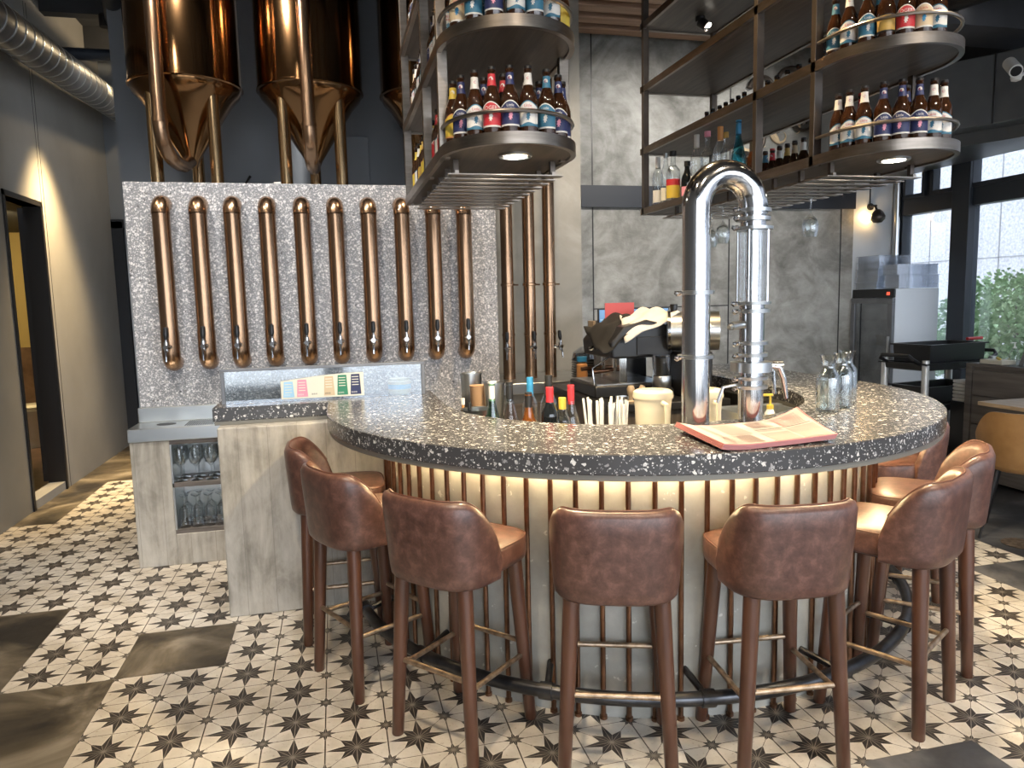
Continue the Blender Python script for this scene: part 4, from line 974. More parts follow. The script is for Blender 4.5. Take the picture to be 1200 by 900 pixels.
# shaker tins, bowl, small bottles, cups at the left inner corner
for x,y,r,h,lb in ((.66,3.62,.055,.33,'large steel shaker tin at the left inner corner of the bar'),(.735,3.42,.050,.30,'second steel shaker tin beside the cardboard cup')):
    mb=MB(); mb.lathe([(0,0),(r*.72,0),(r,h),(r*1.04,h),(r*1.04,h+.006),(r*.95,h),(r*.70,.01),(0,.008)],seg=28); o=mb.build('shaker_tin',M['satin']); place(o,x,y,ZW,lb,'shaker')
mb=MB(); mb.lathe([(0,0),(.03,0),(.045,.28),(.047,.285),(.043,.28),(.028,.006),(0,.006)],seg=24); o=mb.build('paper_cup',M['cardb'] if 'cardb' in M else M['cream_l']); place(o,.675,3.50,ZW,'brown cardboard cup between the two steel shaker tins','cup')
mb=MB(); mb.lathe([(0,0),(.05,0),(.075,.05),(.078,.20),(.08,.205),(.072,.20),(.07,.05),(.045,.01),(0,.01)],seg=28); o=mb.build('steel_bowl',M['satin']); place(o,.62,3.27,ZW,'steel ice bowl behind the bar edge left of the bottles','bowl')
mb=MB(); mb.lathe([(.0812,.10),(.0812,.115)],seg=28); mb.build('rim_band',M['black'],o)
for x,y,h,m_,c_,lb in ((.575,3.385,.24,'orange_l','white_l','small orange dasher bottle by the steel shaker tin'),(.597,3.335,.225,'wineglass_dark','black_l','small black dasher bottle by the steel shaker tin')):
    o=spirit('dasher_bottle','beer',h,.018,M[m_],M[c_],caph=.03); place(o,x,y,ZW,lb,'bottle')
# drinking straw bundles
for i,(x,y) in enumerate(((1.07,2.98),(1.115,2.965),(1.16,2.96),(1.205,2.955))):
    t=thing('straw_bundle','bundle of clear plastic straw wrappers, %s from the left'%ordn(i,0),'straws',(x,y,ZW),0,'bundles of wrapped straws behind the bar edge')
    for k in range(9):
        a=rnd.uniform(0,2*PI); q=.018*rnd.random(); mb=MB(); dx=rnd.uniform(-.02,.02)+(i-1.5)*.008
        mb.tube([(q*math.cos(a),q*math.sin(a),.0),(q*math.cos(a)+dx,q*math.sin(a)+rnd.uniform(-.01,.01),.255+rnd.uniform(-.02,.015))],.0055,6); mb.build('straw',M['straw'] if 'straw' in M else M['white'],t)
    mb=MB(); mb.lathe([(0,0),(.028,0),(.03,.12),(.027,.12),(.026,.005),(0,.004)],seg=18); mb.build('holder',M['satin'],t)
def pitcher(x,y,lb,ref=[None]):
    if ref[0] is None:
        mb=MB(); mb.lathe([(0,0),(.070,0),(.074,.01),(.082,.20),(.086,.235),(.088,.24),(.080,.24),(0,.235)],seg=32); o=mb.build('pitcher',M['milky'])
        mb=MB(); mb.lathe([(.090,.238),(.092,.246),(.089,.268),(.078,.276),(.05,.277),(.048,.270),(0,.270)],seg=32); mb.build('lid',M['milky'],o)
        mb=MB(); mb.tube([(.010,-.082,.225),(.012,-.118,.22),(.012,-.122,.15),(.012,-.105,.06),(.010,-.076,.05)],[.012,.011,.010,.010,.010],10); mb.build('handle',M['milky'],o)
        mb=MB(); mb.lathe([(.0765,.105),(.0775,.107),(.0785,.14),(.077,.142)],seg=32); mb.build('rib_band',M['milky'],o)
        ref[0]=o; index()
    else: o=dup(ref[0])
    o.location=(x,y,ZW); tag(o,lb,'pitcher','cream plastic pitchers behind the bar edge')
pitcher(1.40,3.06,'cream plastic lidded pitcher behind the bar, left of the steel tower')
o_=pitcher(1.62,3.00,'cream plastic lidded pitcher seen between the two steel tower columns')
# sink with pump bottle
t=thing('bar_sink','small stainless sink let in behind the bar edge right of the tower','sink',(1.93,2.95,.95))
mb=MB(); mb.box(-.19,.13,-.13,.13,-.12,-.11); mb.box(-.19,-.18,-.13,.13,-.12,.06); mb.box(.12,.13,-.13,.13,-.12,.06); mb.box(-.19,.13,.12,.13,-.12,.06); mb.box(-.19,.13,-.13,-.12,-.12,.0); mb.box(-.2,.15,.12,.16,.055,.063); mb.build('basin',M['sheet'],t,smooth=0,bevel=.003)
def pump(x,y,z,body,top,h,lb):
    mb=MB(); mb.lathe([(0,0),(.032,0),(.034,.01),(.034,h*.6),(.018,h*.75),(.012,h*.8),(0,h*.8)],seg=20); o=mb.build('pump_bottle',M[body]); 
    mb=MB(); mb.cyl((0,0,h*.8),(0,0,h*.88),.015,seg=16); mb.cyl((0,0,h*.88),(0,0,h*1.05),.005,seg=8); mb.box(-.04,.01,-.006,.006,h*1.05,h*1.09); mb.build('pump_head',M[top],o)
    o.location=(x,y,z); tag(o,lb,'bottle'); return o
pump(1.78,2.80,ZW,'glass','milky',.26,'clear soap pump bottle beside the bar sink')
pump(1.875,2.86,ZW,'white','yellow_l',.235,'white squeeze bottle with bright yellow top beside the bar sink')
# ================================================================== ESPRESSO STATION
t=thing('side_counter','dark side counter carrying the coffee machine inside the bar','counter',(0,0,0))
mb=MB(); mb.box(1.44,2.20,3.75,4.90,.90,.945); mb.build('worktop',M['blackplastic'],t,smooth=0,bevel=.004)
mb=MB(); mb.box(1.47,2.18,3.78,4.88,0,.899); mb.build('carcass',M['shelfwood'],t,smooth=0)
mb=MB(); mb.box(1.455,1.469,3.80,4.86,.72,.74); mb.build('edge_strip',M['satin'],t,smooth=0)
t=thing('espresso_machine','black espresso machine under draped cloths on the side counter','coffee machine',(1.70,4.28,.945))
mb=MB(); mb.box(-.22,.26,-.24,.24,0,.075); mb.build('drip_base',M['blackplastic'],t,bevel=.01)
mb=MB(); mb.box(-.20,.24,-.22,.22,.075,.082); mb.build('drip_grille',M['satin'],t,smooth=0)
mb=MB(); mb.box(-.05,.26,.10,.24,.07,.26); mb.box(-.05,.0,-.2,.1,.082,.25); mb.build('splash_back',M['chrome'],t,smooth=0,bevel=.004)
mb=MB(); pr=[(-.12,.235),(.24,.235),(.27,.27),(.26,.42),(.10,.46),(-.05,.42),(-.13,.33)]
vs=[(x,-.27,z) for x,z in pr]+[(x,.24,z) for x,z in pr]; n=len(pr)
mb.add(vs,[tuple(range(n)),tuple(range(n,2*n))[::-1]]+[(i,n+i,n+(i+1)%n,(i+1)%n) for i in range(n)]); mb.build('boiler_housing',M['blackplastic'],t,smooth=0,bevel=.012)
mb=MB(); mb.box(.03,.24,-.278,-.27,.25,.36); mb.build('side_panel',M['black'],t,smooth=0,bevel=.006)
for k in range(2):
    yy=-.12+.2*k
    mb=MB(); mb.cyl((-.03,yy,.235),(-.03,yy,.17),.034,seg=20); gh=mb.build('group_head',M['chrome'],t)
    mb=MB(); mb.cyl((-.03,yy,.17),(-.03,yy,.145),.037,.03,seg=20); mb.cyl((-.06,yy,.158),(-.20,yy-.02,.150),.011,.014,seg=12,mi=1); mb.build('portafilter',[M['chrome'],M['tubecopper']],gh)
mb=MB(); mb.cyl((-.12,.0,.29),(-.17,.0,.28),.014,seg=10); mb.tube([(-.10,-.2,.25),(-.23,-.22,.18),(-.22,-.23,.08)],.006,8); mb.build('steam_wand',M['chrome'],t)
# draped cloths
def cloth(name,lab,pts,mat,loc,rot,seed,drop=.05,z0=0):
    r=random.Random(seed); n=18; mb=MB(); vs=[];fs=[]
    (ax,ay,az),(bx,by,bz),(cx,cy,cz),(dx,dy,dz)=pts
    for i in range(n+1):
        for j in range(n+1):
            u=i/n;v=j/n
            q=[a*(1-u)*(1-v)+b*u*(1-v)+c*u*v+d*(1-u)*v for a,b,c,d in zip(pts[0],pts[1],pts[2],pts[3])]
            w=.014*math.sin(u*9+v*5+seed)+.010*math.sin(v*13-u*6)
            vs.append((q[0],q[1],q[2]+w+.05*math.sin(u*PI)*math.sin(v*PI)))
    for i in range(n):
        for j in range(n): a=i*(n+1)+j; fs.append((a,a+n+1,a+n+2,a+1))
    mb.add(vs,fs); o=mb.build(name,mat,loc=loc,rot=rot,smooth=60); s=o.modifiers.new('thickness','SOLIDIFY'); s.thickness=.006; s.offset=1
    tag(o,lab,'cloth'); return o
fabk=noisy('black_cloth_fabric',[(.3,(.006,.0055,.0055)),(.7,(.014,.013,.012))],12,rough=.9)
fabw=noisy('white_cloth_fabric',[(.3,(.62,.60,.55)),(.7,(.75,.72,.67))],10,rough=.9)
cloth('cloth','black cloth draped over the left side of the coffee machine',[(-.19,-.28,.26),(.06,-.28,.40),(.14,.22,.49),(-.12,.24,.38)],fabk,(1.70,4.28,.955),0,3)
cloth('cloth','white cloth draped over the right side of the coffee machine',[(-.06,-.30,.315),(.29,-.30,.455),(.31,.05,.47),(.03,.0,.46)],fabw,(1.70,4.27,.970),0,5)
t=thing('coffee_grinder','steel and glass grinder canister to the right under the coffee machine','grinder',(1.85,3.92,.945))
mb=MB(); mb.lathe([(0,0),(.07,0),(.07,.05),(.055,.07),(0,.07)],seg=28); mb.build('base',M['blackplastic'],t)
mb=MB(); mb.lathe([(.052,.07),(.055,.075),(.055,.13),(.052,.135)],seg=28); mb.build('collar',M['satin'],t)
mb=MB(); mb.lathe([(.050,.135),(.056,.255),(.0,.256)],seg=28); mb.build('canister',M['smoke'],t)
mb=MB(); mb.cyl((0,0,.10),(0,0,.24),.030,.04,seg=20); mb.build('inner_cone',M['satin'],t)
mb=MB(); mb.cyl((0,0,.0),(0,0,.012),.036,seg=20); mb.lathe([(.03,.0),(.033,.035),(.0,.035)],seg=20); mb.cyl((.03,0,.02),(.09,0,.03),.010,seg=12); b_=mb.build('portafilter',M['satin'],loc=(1.555,3.82,.95)); tag(b_,'steel portafilter with light wooden handle lying on the side counter','portafilter'); b_.rotation_euler=(0,0,R(10))
mb=MB(); mb.tube([(.09,0,.03),(.13,0,.055),(.145,0,.085)],[.014,.018,.015],14); mb.build('wooden_handle',M['oak'],b_)
mb=MB(); mb.lathe([(0,0),(.020,.0),(.024,.012),(.012,.02),(.011,.04),(.020,.055),(.022,.085),(.014,.10),(0,.10)],seg=20); o=mb.build('tamper',M['oak']); o.location=(1.60,3.79,.946); tag(o,'pale wooden tamper standing on the side counter left of the pitcher','tamper')
# steel drum with clamp door next to the tower
t=thing('steel_drum','round steel drum with clamped lid and black knob behind the steel tower','tank',(2.02,4.02,1.33))
mb=MB(); mb.M=Matrix.Rotation(R(-24),4,'Z'); mb.cyl((-.075,0,0),(.22,0,0),.118,seg=40); mb.build('drum_body',M['satin'],t)
mb=MB(); mb.M=Matrix.Rotation(R(-24),4,'Z')@Matrix.Rotation(R(-90),4,'Y'); mb.lathe([(0,.086),(.085,.088),(.108,.084),(.128,.078),(.128,.062),(.112,.058)],seg=40); mb.build('lid',M['chrome'],t)
mb=MB(); mb.M=Matrix.Rotation(R(-24),4,'Z'); mb.box(-.13,-.09,-.012,.012,.02,.075); mb.cyl((-.12,0,.07),(-.12,0,.09),.012,seg=12); mb.cyl((-.14,-.03,.03),(-.10,.03,.03),.01,seg=10); mb.build('clamp_lever',M['satin'],t)
mb=MB(); mb.lathe([(.013,.085),(.024,.155),(.022,.162),(0,.162)],(-.045,.0,.0),16); mb.build('knob',M['blackplastic'],t)
mb=MB(); mb.box(-.05,.15,-.12,.10,-.385,-.12); mb.build('stand',M['black'],t,smooth=0,bevel=.01)
# framed blue panel and red card behind the machine
t=thing('blue_panel','low glowing blue panel behind the coffee machine','screen',(2.06,5.0,0))
mb=MB(); mb.box(-.20,.36,0,.02,1.21,1.462); mb.box(.04,.12,.0,.10,.945,1.22); mb.box(-.02,.18,-.12,.12,.95,.96); mb.build('casing',M['blackplastic'],t,smooth=0,bevel=.004)
mb=MB(); mb.box(-.19,.35,-.003,0,1.22,1.452); mb.build('display',pmat('blue_panel_face',(.05,.10,.18),.2,0,ec=(.14,.28,.48),es=.8),t,smooth=0)  # flat blue face with its own emission
mb=MB(); mb.box(-.185,.345,-.0045,-.003,1.375,1.385,0); mb.add([(-.18,-.005,1.28),(-.17,-.005,1.28),(-.02,-.005,1.44),(-.03,-.005,1.44)],[(0,1,2,3)]); mb.build('panel_line',M['ltblue_l'],t,smooth=0)
mb=MB(); mb.box(-.10,.10,0,.006,0,.10); o=mb.build('card',M['red_l'],loc=(1.80,4.44,1.405),smooth=0); tag(o,'plain red card standing on top of the coffee machine','card'); M['red_l2']=pmat('coral_card',(.62,.12,.13),.6); o.data.materials[0]=M['red_l2']
# stacks on the back counter
pl=None
for k in range(8):
    if pl is None:
        mb=MB(); mb.lathe([(0,0),(.05,0),(.07,.004),(.098,.012),(.10,.015),(.096,.016),(.065,.008),(0,.006)],seg=32); pl=mb.build('plate',M['blackplastic']); o=pl
    else: o=pl.copy(); COL.objects.link(o)
    o.location=(1.80,5.14,.9492+k*.0175); o.rotation_euler=(0,0,0)
    tag(o,'small black plate, %s from the bottom of the stack right of the copper pipes'%ordn(k,0),'plate','stacked black plates on the back counter')
mb=MB(); mb.lathe([(0,0),(.09,0),(.095,.006),(.085,.05),(.03,.09),(.0,.095)],seg=28); o=mb.build('plate_cover',M['smoke']); o.location=(1.80,5.14,.9492+8*.0175); tag(o,'transparent dome cover on top of the black plate stack','cover')
t=thing('cup_shelf','small dark cup shelf with wooden ledge left of the coffee machine','shelf',(1.90,5.30,.949))
mb=MB(); mb.box(-.02,.36,-.14,-.02,.20,.225); mb.box(-.02,.0,-.14,-.02,0,.42); mb.box(.34,.36,-.14,-.02,0,.42); mb.build('ledge',M['oak'],t,smooth=0,bevel=.003)
mb=MB(); mb.box(-.02,.36,-.03,-.02,0,.42); mb.build('back_board',M['shelfwood'],t,smooth=0)
cg=None
for k in range(6):
    if cg is None:
        mb=MB(); mb.lathe([(0,0),(.016,0),(.022,.055),(.020,.055),(.015,.004),(0,.004)],seg=16); cg=mb.build('shot_glass',M['glass']); o=cg
    else: o=cg.copy(); COL.objects.link(o)
    o.location=(1.925+.052*k,5.22,.949+.226); tag(o,'small shot glass, %s from the left on the wooden ledge of the cup shelf'%ordn(k,0),'glass','shot glasses on the cup shelf')
mb=MB(); mb.lathe([(0,0),(.035,0),(.04,.05),(.038,.13),(.02,.15),(0,.15)],seg=20); o=mb.build('jar',M['orange_l']); o.location=(1.68,4.85,.946); tag(o,'orange-brown jar with blue lid at the left end of the coffee machine','jar')
mb=MB(); mb.lathe([(.022,.15),(.036,.152),(.036,.185),(0,.187)],seg=20); mb.build('lid',M['blue_l'],o)
for k,(x,y,h) in enumerate(((1.70,3.80,.14),(1.735,3.83,.17))):
    mb=MB(); mb.tube([(0,0,0),(.01,0,h),(.02,.0,h*1.7)],.005,6); mb.lathe([(0,h*1.55),(.018,h*1.65),(.02,h*1.75),(.012,h*1.9),(0,h*1.95)],(.02,0,0),14); o=mb.build('bar_spoon',M['chrome']); o.location=(x+.32,y,.946); tag(o,'steel bar spoon standing upright between grinder and tower, %s one'%('shorter' if k==0 else 'taller'),'spoon')
# ================================================================== STOOLS
def stool(lab):
    t=thing('bar_stool',lab,'bar stool',(0,0,0),0,'brown leather bar stools around the bar')
    a,b,e=.192,.208,3.4
    def sq(th,s=1,da=0):
        c,s_=math.cos(th),math.sin(th)
        return ((a*s-da)*math.copysign(abs(c)**(2/e),c),(b*s-da)*math.copysign(abs(s_)**(2/e),s_))
    n=56; ths=[2*PI*k/n for k in range(n)]
    mb=MB(); rings=[]
    def sqs(th,da):
        c,s_=math.cos(th),math.sin(th); q=2/4.6
        return ((a-.002-da)*math.copysign(abs(c)**q,c),(b+.004-da)*math.copysign(abs(s_)**q,s_))
    for da,z in ((.050,.612),(.016,.615),(.005,.624),(.001,.645),(.001,.690),(.004,.701),(.012,.707),(.035,.712),(.08,.716),(.14,.718)): rings.append([(*sqs(th,da),z) for th in ths])
    mb.loft(rings); seat=mb.build('seat',M['leather'],t,smooth=50)
    mb=MB(); mb.tube([(*sqs(th,.004),.702) for th in ths],.0026,6,closed=True); mb.build('piping',M['seam'],seat)
    # wrap-around backrest: a padded shell following the outline round the rear
    st=48; Tm=R(88); mb=MB(); rings=[]
    # offsets (outward) and heights of the padded section
    for k in range(st+1):
        u=-1+2*k/st; th=-PI/2+u*Tm
        au=abs(u); f=0 if au<.46 else (au-.46)/.54
        drop=1-(max(0,1-min(1,f)**2.1))**.55; top=.903-.200*drop
        f2=0 if au<.80 else (au-.8)/.2; low=.600+.004*f2
        thk=.036*(1-.25*f)
        hgt=top-low; sec=[]
        for (o_,q) in ((-.6,.0),(-.15,.01),(.10,.05),(.20,.14),(.26,.40),(.34,.75),(.30,.92),(.05,.985),(-.40,1.0),(-.75,.965),(-.92,.88),(-.95,.6),(-1.0,.3),(-1.05,.05)):
            x,y=sq(th,1,-(o_*thk+.006)); 
            lean=.018*max(0,q-.2)*(hgt/.3)
            rn=math.hypot(x,y); sec.append((x+x/rn*lean,y+y/rn*lean,low+q*hgt))
        rings.append(sec)
    mb.loft(rings); br=mb.build('backrest',M['leather'],t,smooth=60)
    mb=MB(); path=[r_[8] for r_ in rings[1:-1]]; mb.tube([(p[0],p[1],p[2]+.0005) for p in path],.003,6); mb.build('piping',M['seam'],br)
    mb=MB(); mb.box(-.15,.15,-.15,.15,.600,.619); mb.build('seat_base',M['wood_leg'],t,smooth=0,bevel=.01)
    legs=[]
    for sx in (-1,1):
        for sy in (-1,1):
            mb=MB(); tp=Vector((sx*.140,sy*.135 if sy>0 else -.148,.612)); bt=Vector((sx*.172,sy*.172,0))
            mb.tube([bt,bt+Vector((0,0,.004)),tp.lerp(bt,.5),tp],[.0195,.0215,.0245,.0275],18); mb.build('leg',M['wood_leg'],t)
            legs.append((tp,bt))
    def at(i,z): tp,bt=legs[i]; return bt.lerp(tp,z/.612)
    for i,j,z in ((0,2,.285),(1,3,.300),(0,1,.255),(2,3,.255)):
        p,q=at(i,z),at(j,z); mb=MB(); mb.cyl(p,q,.0095,seg=12); mb.build('rung',M['brass'],t)
    return t
sdata=[((-.015,3.470),180,'farthest left leather bar stool, seen side-on against the concrete block'),
 ((.097,2.972),-153,'second leather bar stool from the left, overlapping the side-on one'),
 ((.392,2.477),-139,'third leather bar stool from the left, angled in front of the copper tubes'),
 ((.867,2.195),-110,'leather bar stool seen squarely from behind in the front middle of the bar'),
 ((1.386,2.090),-96,'leather bar stool just right of the front middle, its seat showing on the left'),
 ((1.950,2.200),-60,'leather bar stool at front right with the foot rail ending behind it'),
 ((2.384,2.501),-44,'second of the three right-hand leather bar stools, behind the nearest'),
 ((2.700,3.080),-12,'farthest right leather bar stool, half hidden under the counter edge')]
s0=None
index()
for (x,y),ang,lab in sdata:
    rot=R(ang)+PI/2   # local -y (backrest) points along ang
    if s0 is None: s0=stool(lab); s0.location=(x,y,0); s0.rotation_euler=(0,0,rot); index()
    else: dup(s0,(x,y,0),rot,lab)
# ================================================================== RIGHT SIDE
t=thing('display_fridge','tall white glass-door drinks fridge by the right windows','fridge',(5.25,5.99,0))
mb=MB(); mb.box(.02,.52,0,.58,.06,1.56); mb.box(.05,.5,.03,.55,0,.06); mb.build('cabinet',M['fridgewhite'],t,smooth=0,bevel=.008)
mb=MB(); mb.box(.0,.02,0,.58,1.475,1.56); mb.build('top_sign',M['blackplastic'],t,smooth=0,bevel=.003)
mb=MB(); v,f=text_geo('88',.045); mb.add([(-.0015,.075-a,b_+1.50) for a,b_ in v],f); mb.build('temperature_display',pmat('red_digits',(.6,.05,.02),.4,0,ec=(1,.1,.05),es=2),t,smooth=0)
mb=MB(); 
for a,b,c,d in ((0,.58,.08,.13),(0,.58,1.42,1.47),(0,.06,.13,1.42),(.53,.58,.13,1.42)): mb.box(-.015,.02,a,b,c,d)
d_=mb.build('door',M['greyduct'],t,smooth=0,bevel=.003)
mb=MB(); mb.box(-.004,.0,.06,.53,.13,1.42); mb.build('door_glass',M['smoke'],d_,smooth=0)
mb=MB(); mb.box(-.03,-.015,.02,.045,.6,1.1); mb.build('door_handle',M['satin'],d_,smooth=0,bevel=.004)
mb=MB(); mb.box(.0205,.0225,.06,.53,.13,1.42); mb.build('interior',M['black'],t,smooth=0)
for z in (.5,.75,1.0,1.25):
    mb=MB(); mb.box(.001,.0195,.09,.50,z,z+.012); mb.build('wire_shelf',M['satin'],t,smooth=0)
for i,(y,z,m_) in enumerate(((.15,1.012,'cream_l'),(.3,.762,'white_l'),(.42,.512,'red_l'),(.2,.512,'orange_l'))):
    mb=MB(); mb.box(.002,.0195,y,y+.07,z,z+.1); mb.build('carton',M[m_],t,smooth=0)
cr=None; lst=[(4.96,6.24,.36,.34,1.562),(5.00,6.22,.36,.34,1.63),(4.98,6.25,.36,.34,1.70),(5.0,6.24,.38,.34,1.77),(4.98,6.22,.38,.34,1.84)]
def tray(w,d,h):
    mb=MB(); vs=[]
    mb.box(0,w,0,d,0,.004); 
    for a,b,c,e in ((0,w,0,.004),(0,w,d-.004,d),(0,.004,0,d),(w-.004,w,0,d)): mb.box(a,b,c,e,0.004,h)
    for a,b,c,e in ((-.012,w+.012,-.012,.0),(-.012,w+.012,d,d+.012),(-.012,0,0,d),(w,w+.012,0,d)): mb.box(a,b,c,e,h-.004,h,)
    return mb
names=('lowest','second lowest','middle','second highest','topmost')
for i in range(5):
    mb=tray(.36,.30,.066); o=mb.build('clear_tray',M['crate'],smooth=0,loc=(5.262+.006*(i%2),6.24-.006*i,1.562+.0665*i)); tag(o,'clear plastic tray, %s of the left stack on top of the fridge'%names[i],'tray','clear trays stacked on the fridge')
mb=tray(.46,.20,.13); o=mb.build('clear_box',M['crate'],smooth=0,loc=(5.31,6.0,1.562)); tag(o,'large clear plastic box on the front right of the fridge top','box')
mb=tray(.47,.20,.10); o=mb.build('clear_box',M['crate'],smooth=0,loc=(5.29,6.005,1.694)); tag(o,'shallower clear plastic box stacked on the large one on the fridge','box')
# wall lamp
t=thing('wall_lamp','round dark wall lamp glowing warm on the pale corner wall','lamp',(5.45,YB,2.38))
mb=MB(); mb.cyl((0,0,.03),(0,-.02,.03),.035,seg=20); mb.tube([(0,-.02,.03),(0,-.08,.03),(.0,-.10,-.01)],.012,12); mb.cyl((-.04,-.05,.035),(.04,-.05,.035),.012,seg=10); mb.build('arm',M['black'],t)
mb=MB(); mb.lathe([(0,-.15),(.04,-.142),(.068,-.11),(.072,-.08),(.05,-.035),(.02,-.01),(0,-.01)],(0,-.12,0),24); mb.build('lamp_shade',M['rackdark'],t)
mb=MB(); mb.cyl((0,-.0,.05),(0,-.0,1.2),.008,seg=8); mb.build('conduit',M['black'],t)
mb=MB(); mb.lathe([(0,-.03),(.02,-.02),(.02,.02),(0,.03)],(0,-.035,-.08),16); mb.build('bulb',pmat('warm_bulb',(1,.8,.5),.4,0,ec=(1,.62,.25),es=8),t)
# cctv camera
t=thing('security_camera','white security camera mounted high at the right edge','camera',(4.55,4.18,3.02))
mb=MB(); mb.M=Matrix.Rotation(R(-118),4,'Z')@Matrix.Rotation(R(35),4,'Y'); mb.cyl((-.09,0,0),(.06,0,0),.042,seg=24); mb.build('camera_body',M['white'],t)
mb=MB(); mb.M=Matrix.Rotation(R(-118),4,'Z')@Matrix.Rotation(R(35),4,'Y'); mb.cyl((.055,0,0),(.064,0,0),.034,seg=20); mb.build('lens',M['black'],t)
mb=MB(); mb.lathe([(0,-.03),(.03,-.02),(.035,0),(.03,.02),(0,.03)],(.06,.03,-.05),18); mb.tube([(.06,.03,-.05),(.12,.06,-.03),(.2,.1,0),(.40,.16,.06),(.70,.22,.08)],.012,8); mb.build('mount',M['white'],t)
# trolley
t=thing('service_trolley','black three-tier service trolley with tubs beside the fridge','trolley',(5.10,5.27,0),R(8))
for sx in (-.40,.40):
    for sy in (-.2,.2):
        mb=MB(); mb.cyl((sx,sy,.07),(sx,sy,.96),.028,seg=16); mb.build('pole',M['trolleypole'],t)
        mb=MB(); mb.M=Matrix.Translation((sx,sy,.035))@Matrix.Rotation(PI/2,4,'X'); mb.lathe([(0,-.012),(.034,-.012),(.036,0),(.034,.012),(0,.012)],seg=18); mb.build('castor',M['blackplastic'],t)
def tub(z0,z1,w,d,fl=.02):
    mb=MB(); ra=[]
    for (s,z) in ((-.03,z0),(-.005,z0+.01),(0,z1),(fl,z1+.002),(fl,z1+.014),(0-.012,z1+.014),(-.03,z0+.02)):
        ra.append([(x*(w+s),y*(d+s),z) for x,y in ((-1,-1),(1,-1),(1,1),(-1,1))])
    mb.loft(ra,cap=True); return mb
for z in (.20,.55,.90): mb=tub(z-.03,z+.02,.42,.225,.015); mb.build('tray_tier',M['blackplastic'],t,smooth=0)
mb=MB(); mb.tube([(-.42,-.16,.93),(-.50,-.16,.97),(-.515,-.13,1.0),(-.515,.13,1.0),(-.50,.16,.97),(-.42,.16,.93)],.016,10); mb.build('push_handle',M['blackplastic'],t)
mb=MB(); mb.tube([(.42,-.16,.93),(.50,-.16,.97),(.515,-.13,1.0),(.515,.13,1.0),(.50,.16,.97),(.42,.16,.93)],.016,10); mb.build('push_handle',M['blackplastic'],t)
for z,h,lb in ((.592,.14,'black plastic tub on the middle tier of the trolley'),(.937,.15,'black plastic tub on the top tier of the trolley')):
    o=tub(0,h,.33,.18,.02).build('tub',M['blackplastic'],smooth=0,loc=(5.10,5.27,z-.015),rot=R(8)); tag(o,lb,'tub')
mb=MB(); mb.cyl((-.10,0,0),(.10,0,0),.014,seg=10); o=mb.build('red_handle_knife',M['red'],loc=(5.42,5.22,1.113),rot=R(12)); tag(o,'red-handled tool lying across the top tub of the trolley','tool')
# sideboard
t=thing('sideboard','grey-brown wooden service sideboard with drawers at the right edge','sideboard',(0,0,0))
mb=MB(); mb.box(4.965,5.6,3.3,4.81,.03,.925); mb.build('body',M['sidewood'],t,smooth=0)
mb=MB(); mb.box(4.945,5.62,3.28,4.83,.925,.95); mb.build('top',M['sidewood'],t,smooth=0,bevel=.003)
mb=MB(); mb.box(4.945,4.965,4.775,4.83,0,.925); mb.build('side_panel',M['sidewood'],t,smooth=0)
for z0,z1 in ((.70,.90),(.47,.69),(.24,.46),(.03,.23)):
    for a,b in ((4.04,4.765),(3.30,4.03)): mb=MB(); mb.box(4.948,4.965,a,b,z0,z1); mb.build('drawer',M['sidewood'],t,smooth=0,bevel=.003)
t=thing('sneeze_guard','dark angled glass display guard on the sideboard','display guard',(5.18,4.45,.95))
for y in (.0,-.7):
    mb=MB(); mb.tube([(-.12,y,.0),(.02,y,.34),(.4,y,.34),(.4,y,.0)],.018,4); mb.build('frame_side',M['sidewood'],t,smooth=0)
mb=MB(); mb.tube([(.02,0,.34),(.02,-.7,.34)],.018,4); mb.tube([(.4,0,.34),(.4,-.7,.34)],.018,4); mb.build('top_rail',M['sidewood'],t,smooth=0)
mb=MB(); mb.box(-.005,.4,-.35,-.335,.0,.33); mb.box(.02,.4,-.7,0,.352,.358); mb.build('glass_panel',M['glass'],t,smooth=0)
mb=MB(); mb.loft([[(x*.09,y*.12,z) for x,y in ((-1,-1),(1,-1),(1,1),(-1,1))] for z in (0,.07)]+[[(x*.10,y*.13,z) for x,y in ((-1,-1),(1,-1),(1,1),(-1,1))] for z in (.07,.08)]); o=mb.build('red_tub',M['red'],loc=(5.38,4.12,1.311),smooth=0,bevel=.01); tag(o,'red plastic tub on top of the glass display guard','tub')
mb=MB(); mb.lathe([(0,.0805),(.08,.09),(.06,.13),(0,.14)],seg=20); mb.build('folded_napkin',M['white'],o)
mb=MB(); mb.box(-.07,.07,-.10,.10,0,.035); o=mb.build('cutlery_tray',M['milky'],loc=(5.04,4.63,.951),bevel=.006); tag(o,'cream tray with lemon wedges on the left end of the sideboard','tray')
mb=MB(); 
for k in range(5): mb.lathe([(0,0),(.012,.004),(.014,.012),(0,.02)],(-.04+.02*k,-.05+.022*k,.035),10)
mb.build('lemon_wedge',M['yellow_l'],o)
pump(5.075,4.52,.951,'glass','white',.16,'clear spray bottle with yellow label beside the cream tray on the sideboard')
for i,(y,m_) in enumerate(((4.30,'gold_l'),(4.20,'gold_l'))):
    mb=MB(); mb.lathe([(0,0),(.032,0),(.033,.07),(.0,.07)],seg=20); o=mb.build('sauce_jar',M['glass'],loc=(5.10,y,.951)); tag(o,'small glass jar with brass lid on the sideboard, %s one'%('left' if i==0 else 'right'),'jar')
    mb=MB(); mb.lathe([(.034,.07),(.034,.13),(0,.13)],seg=20); mb.build('lid',M['brass'],o)
mb=MB(); mb.lathe([(0,0),(.07,0),(.10,.04),(.11,.10),(.10,.10),(.09,.05),(0,.02)],seg=24); o=mb.build('dark_bowl',M['smoke'],loc=(5.09,4.00,.951)); tag(o,'dark smoked bowl on the sideboard near the right edge of the photo','bowl')
mb=MB()
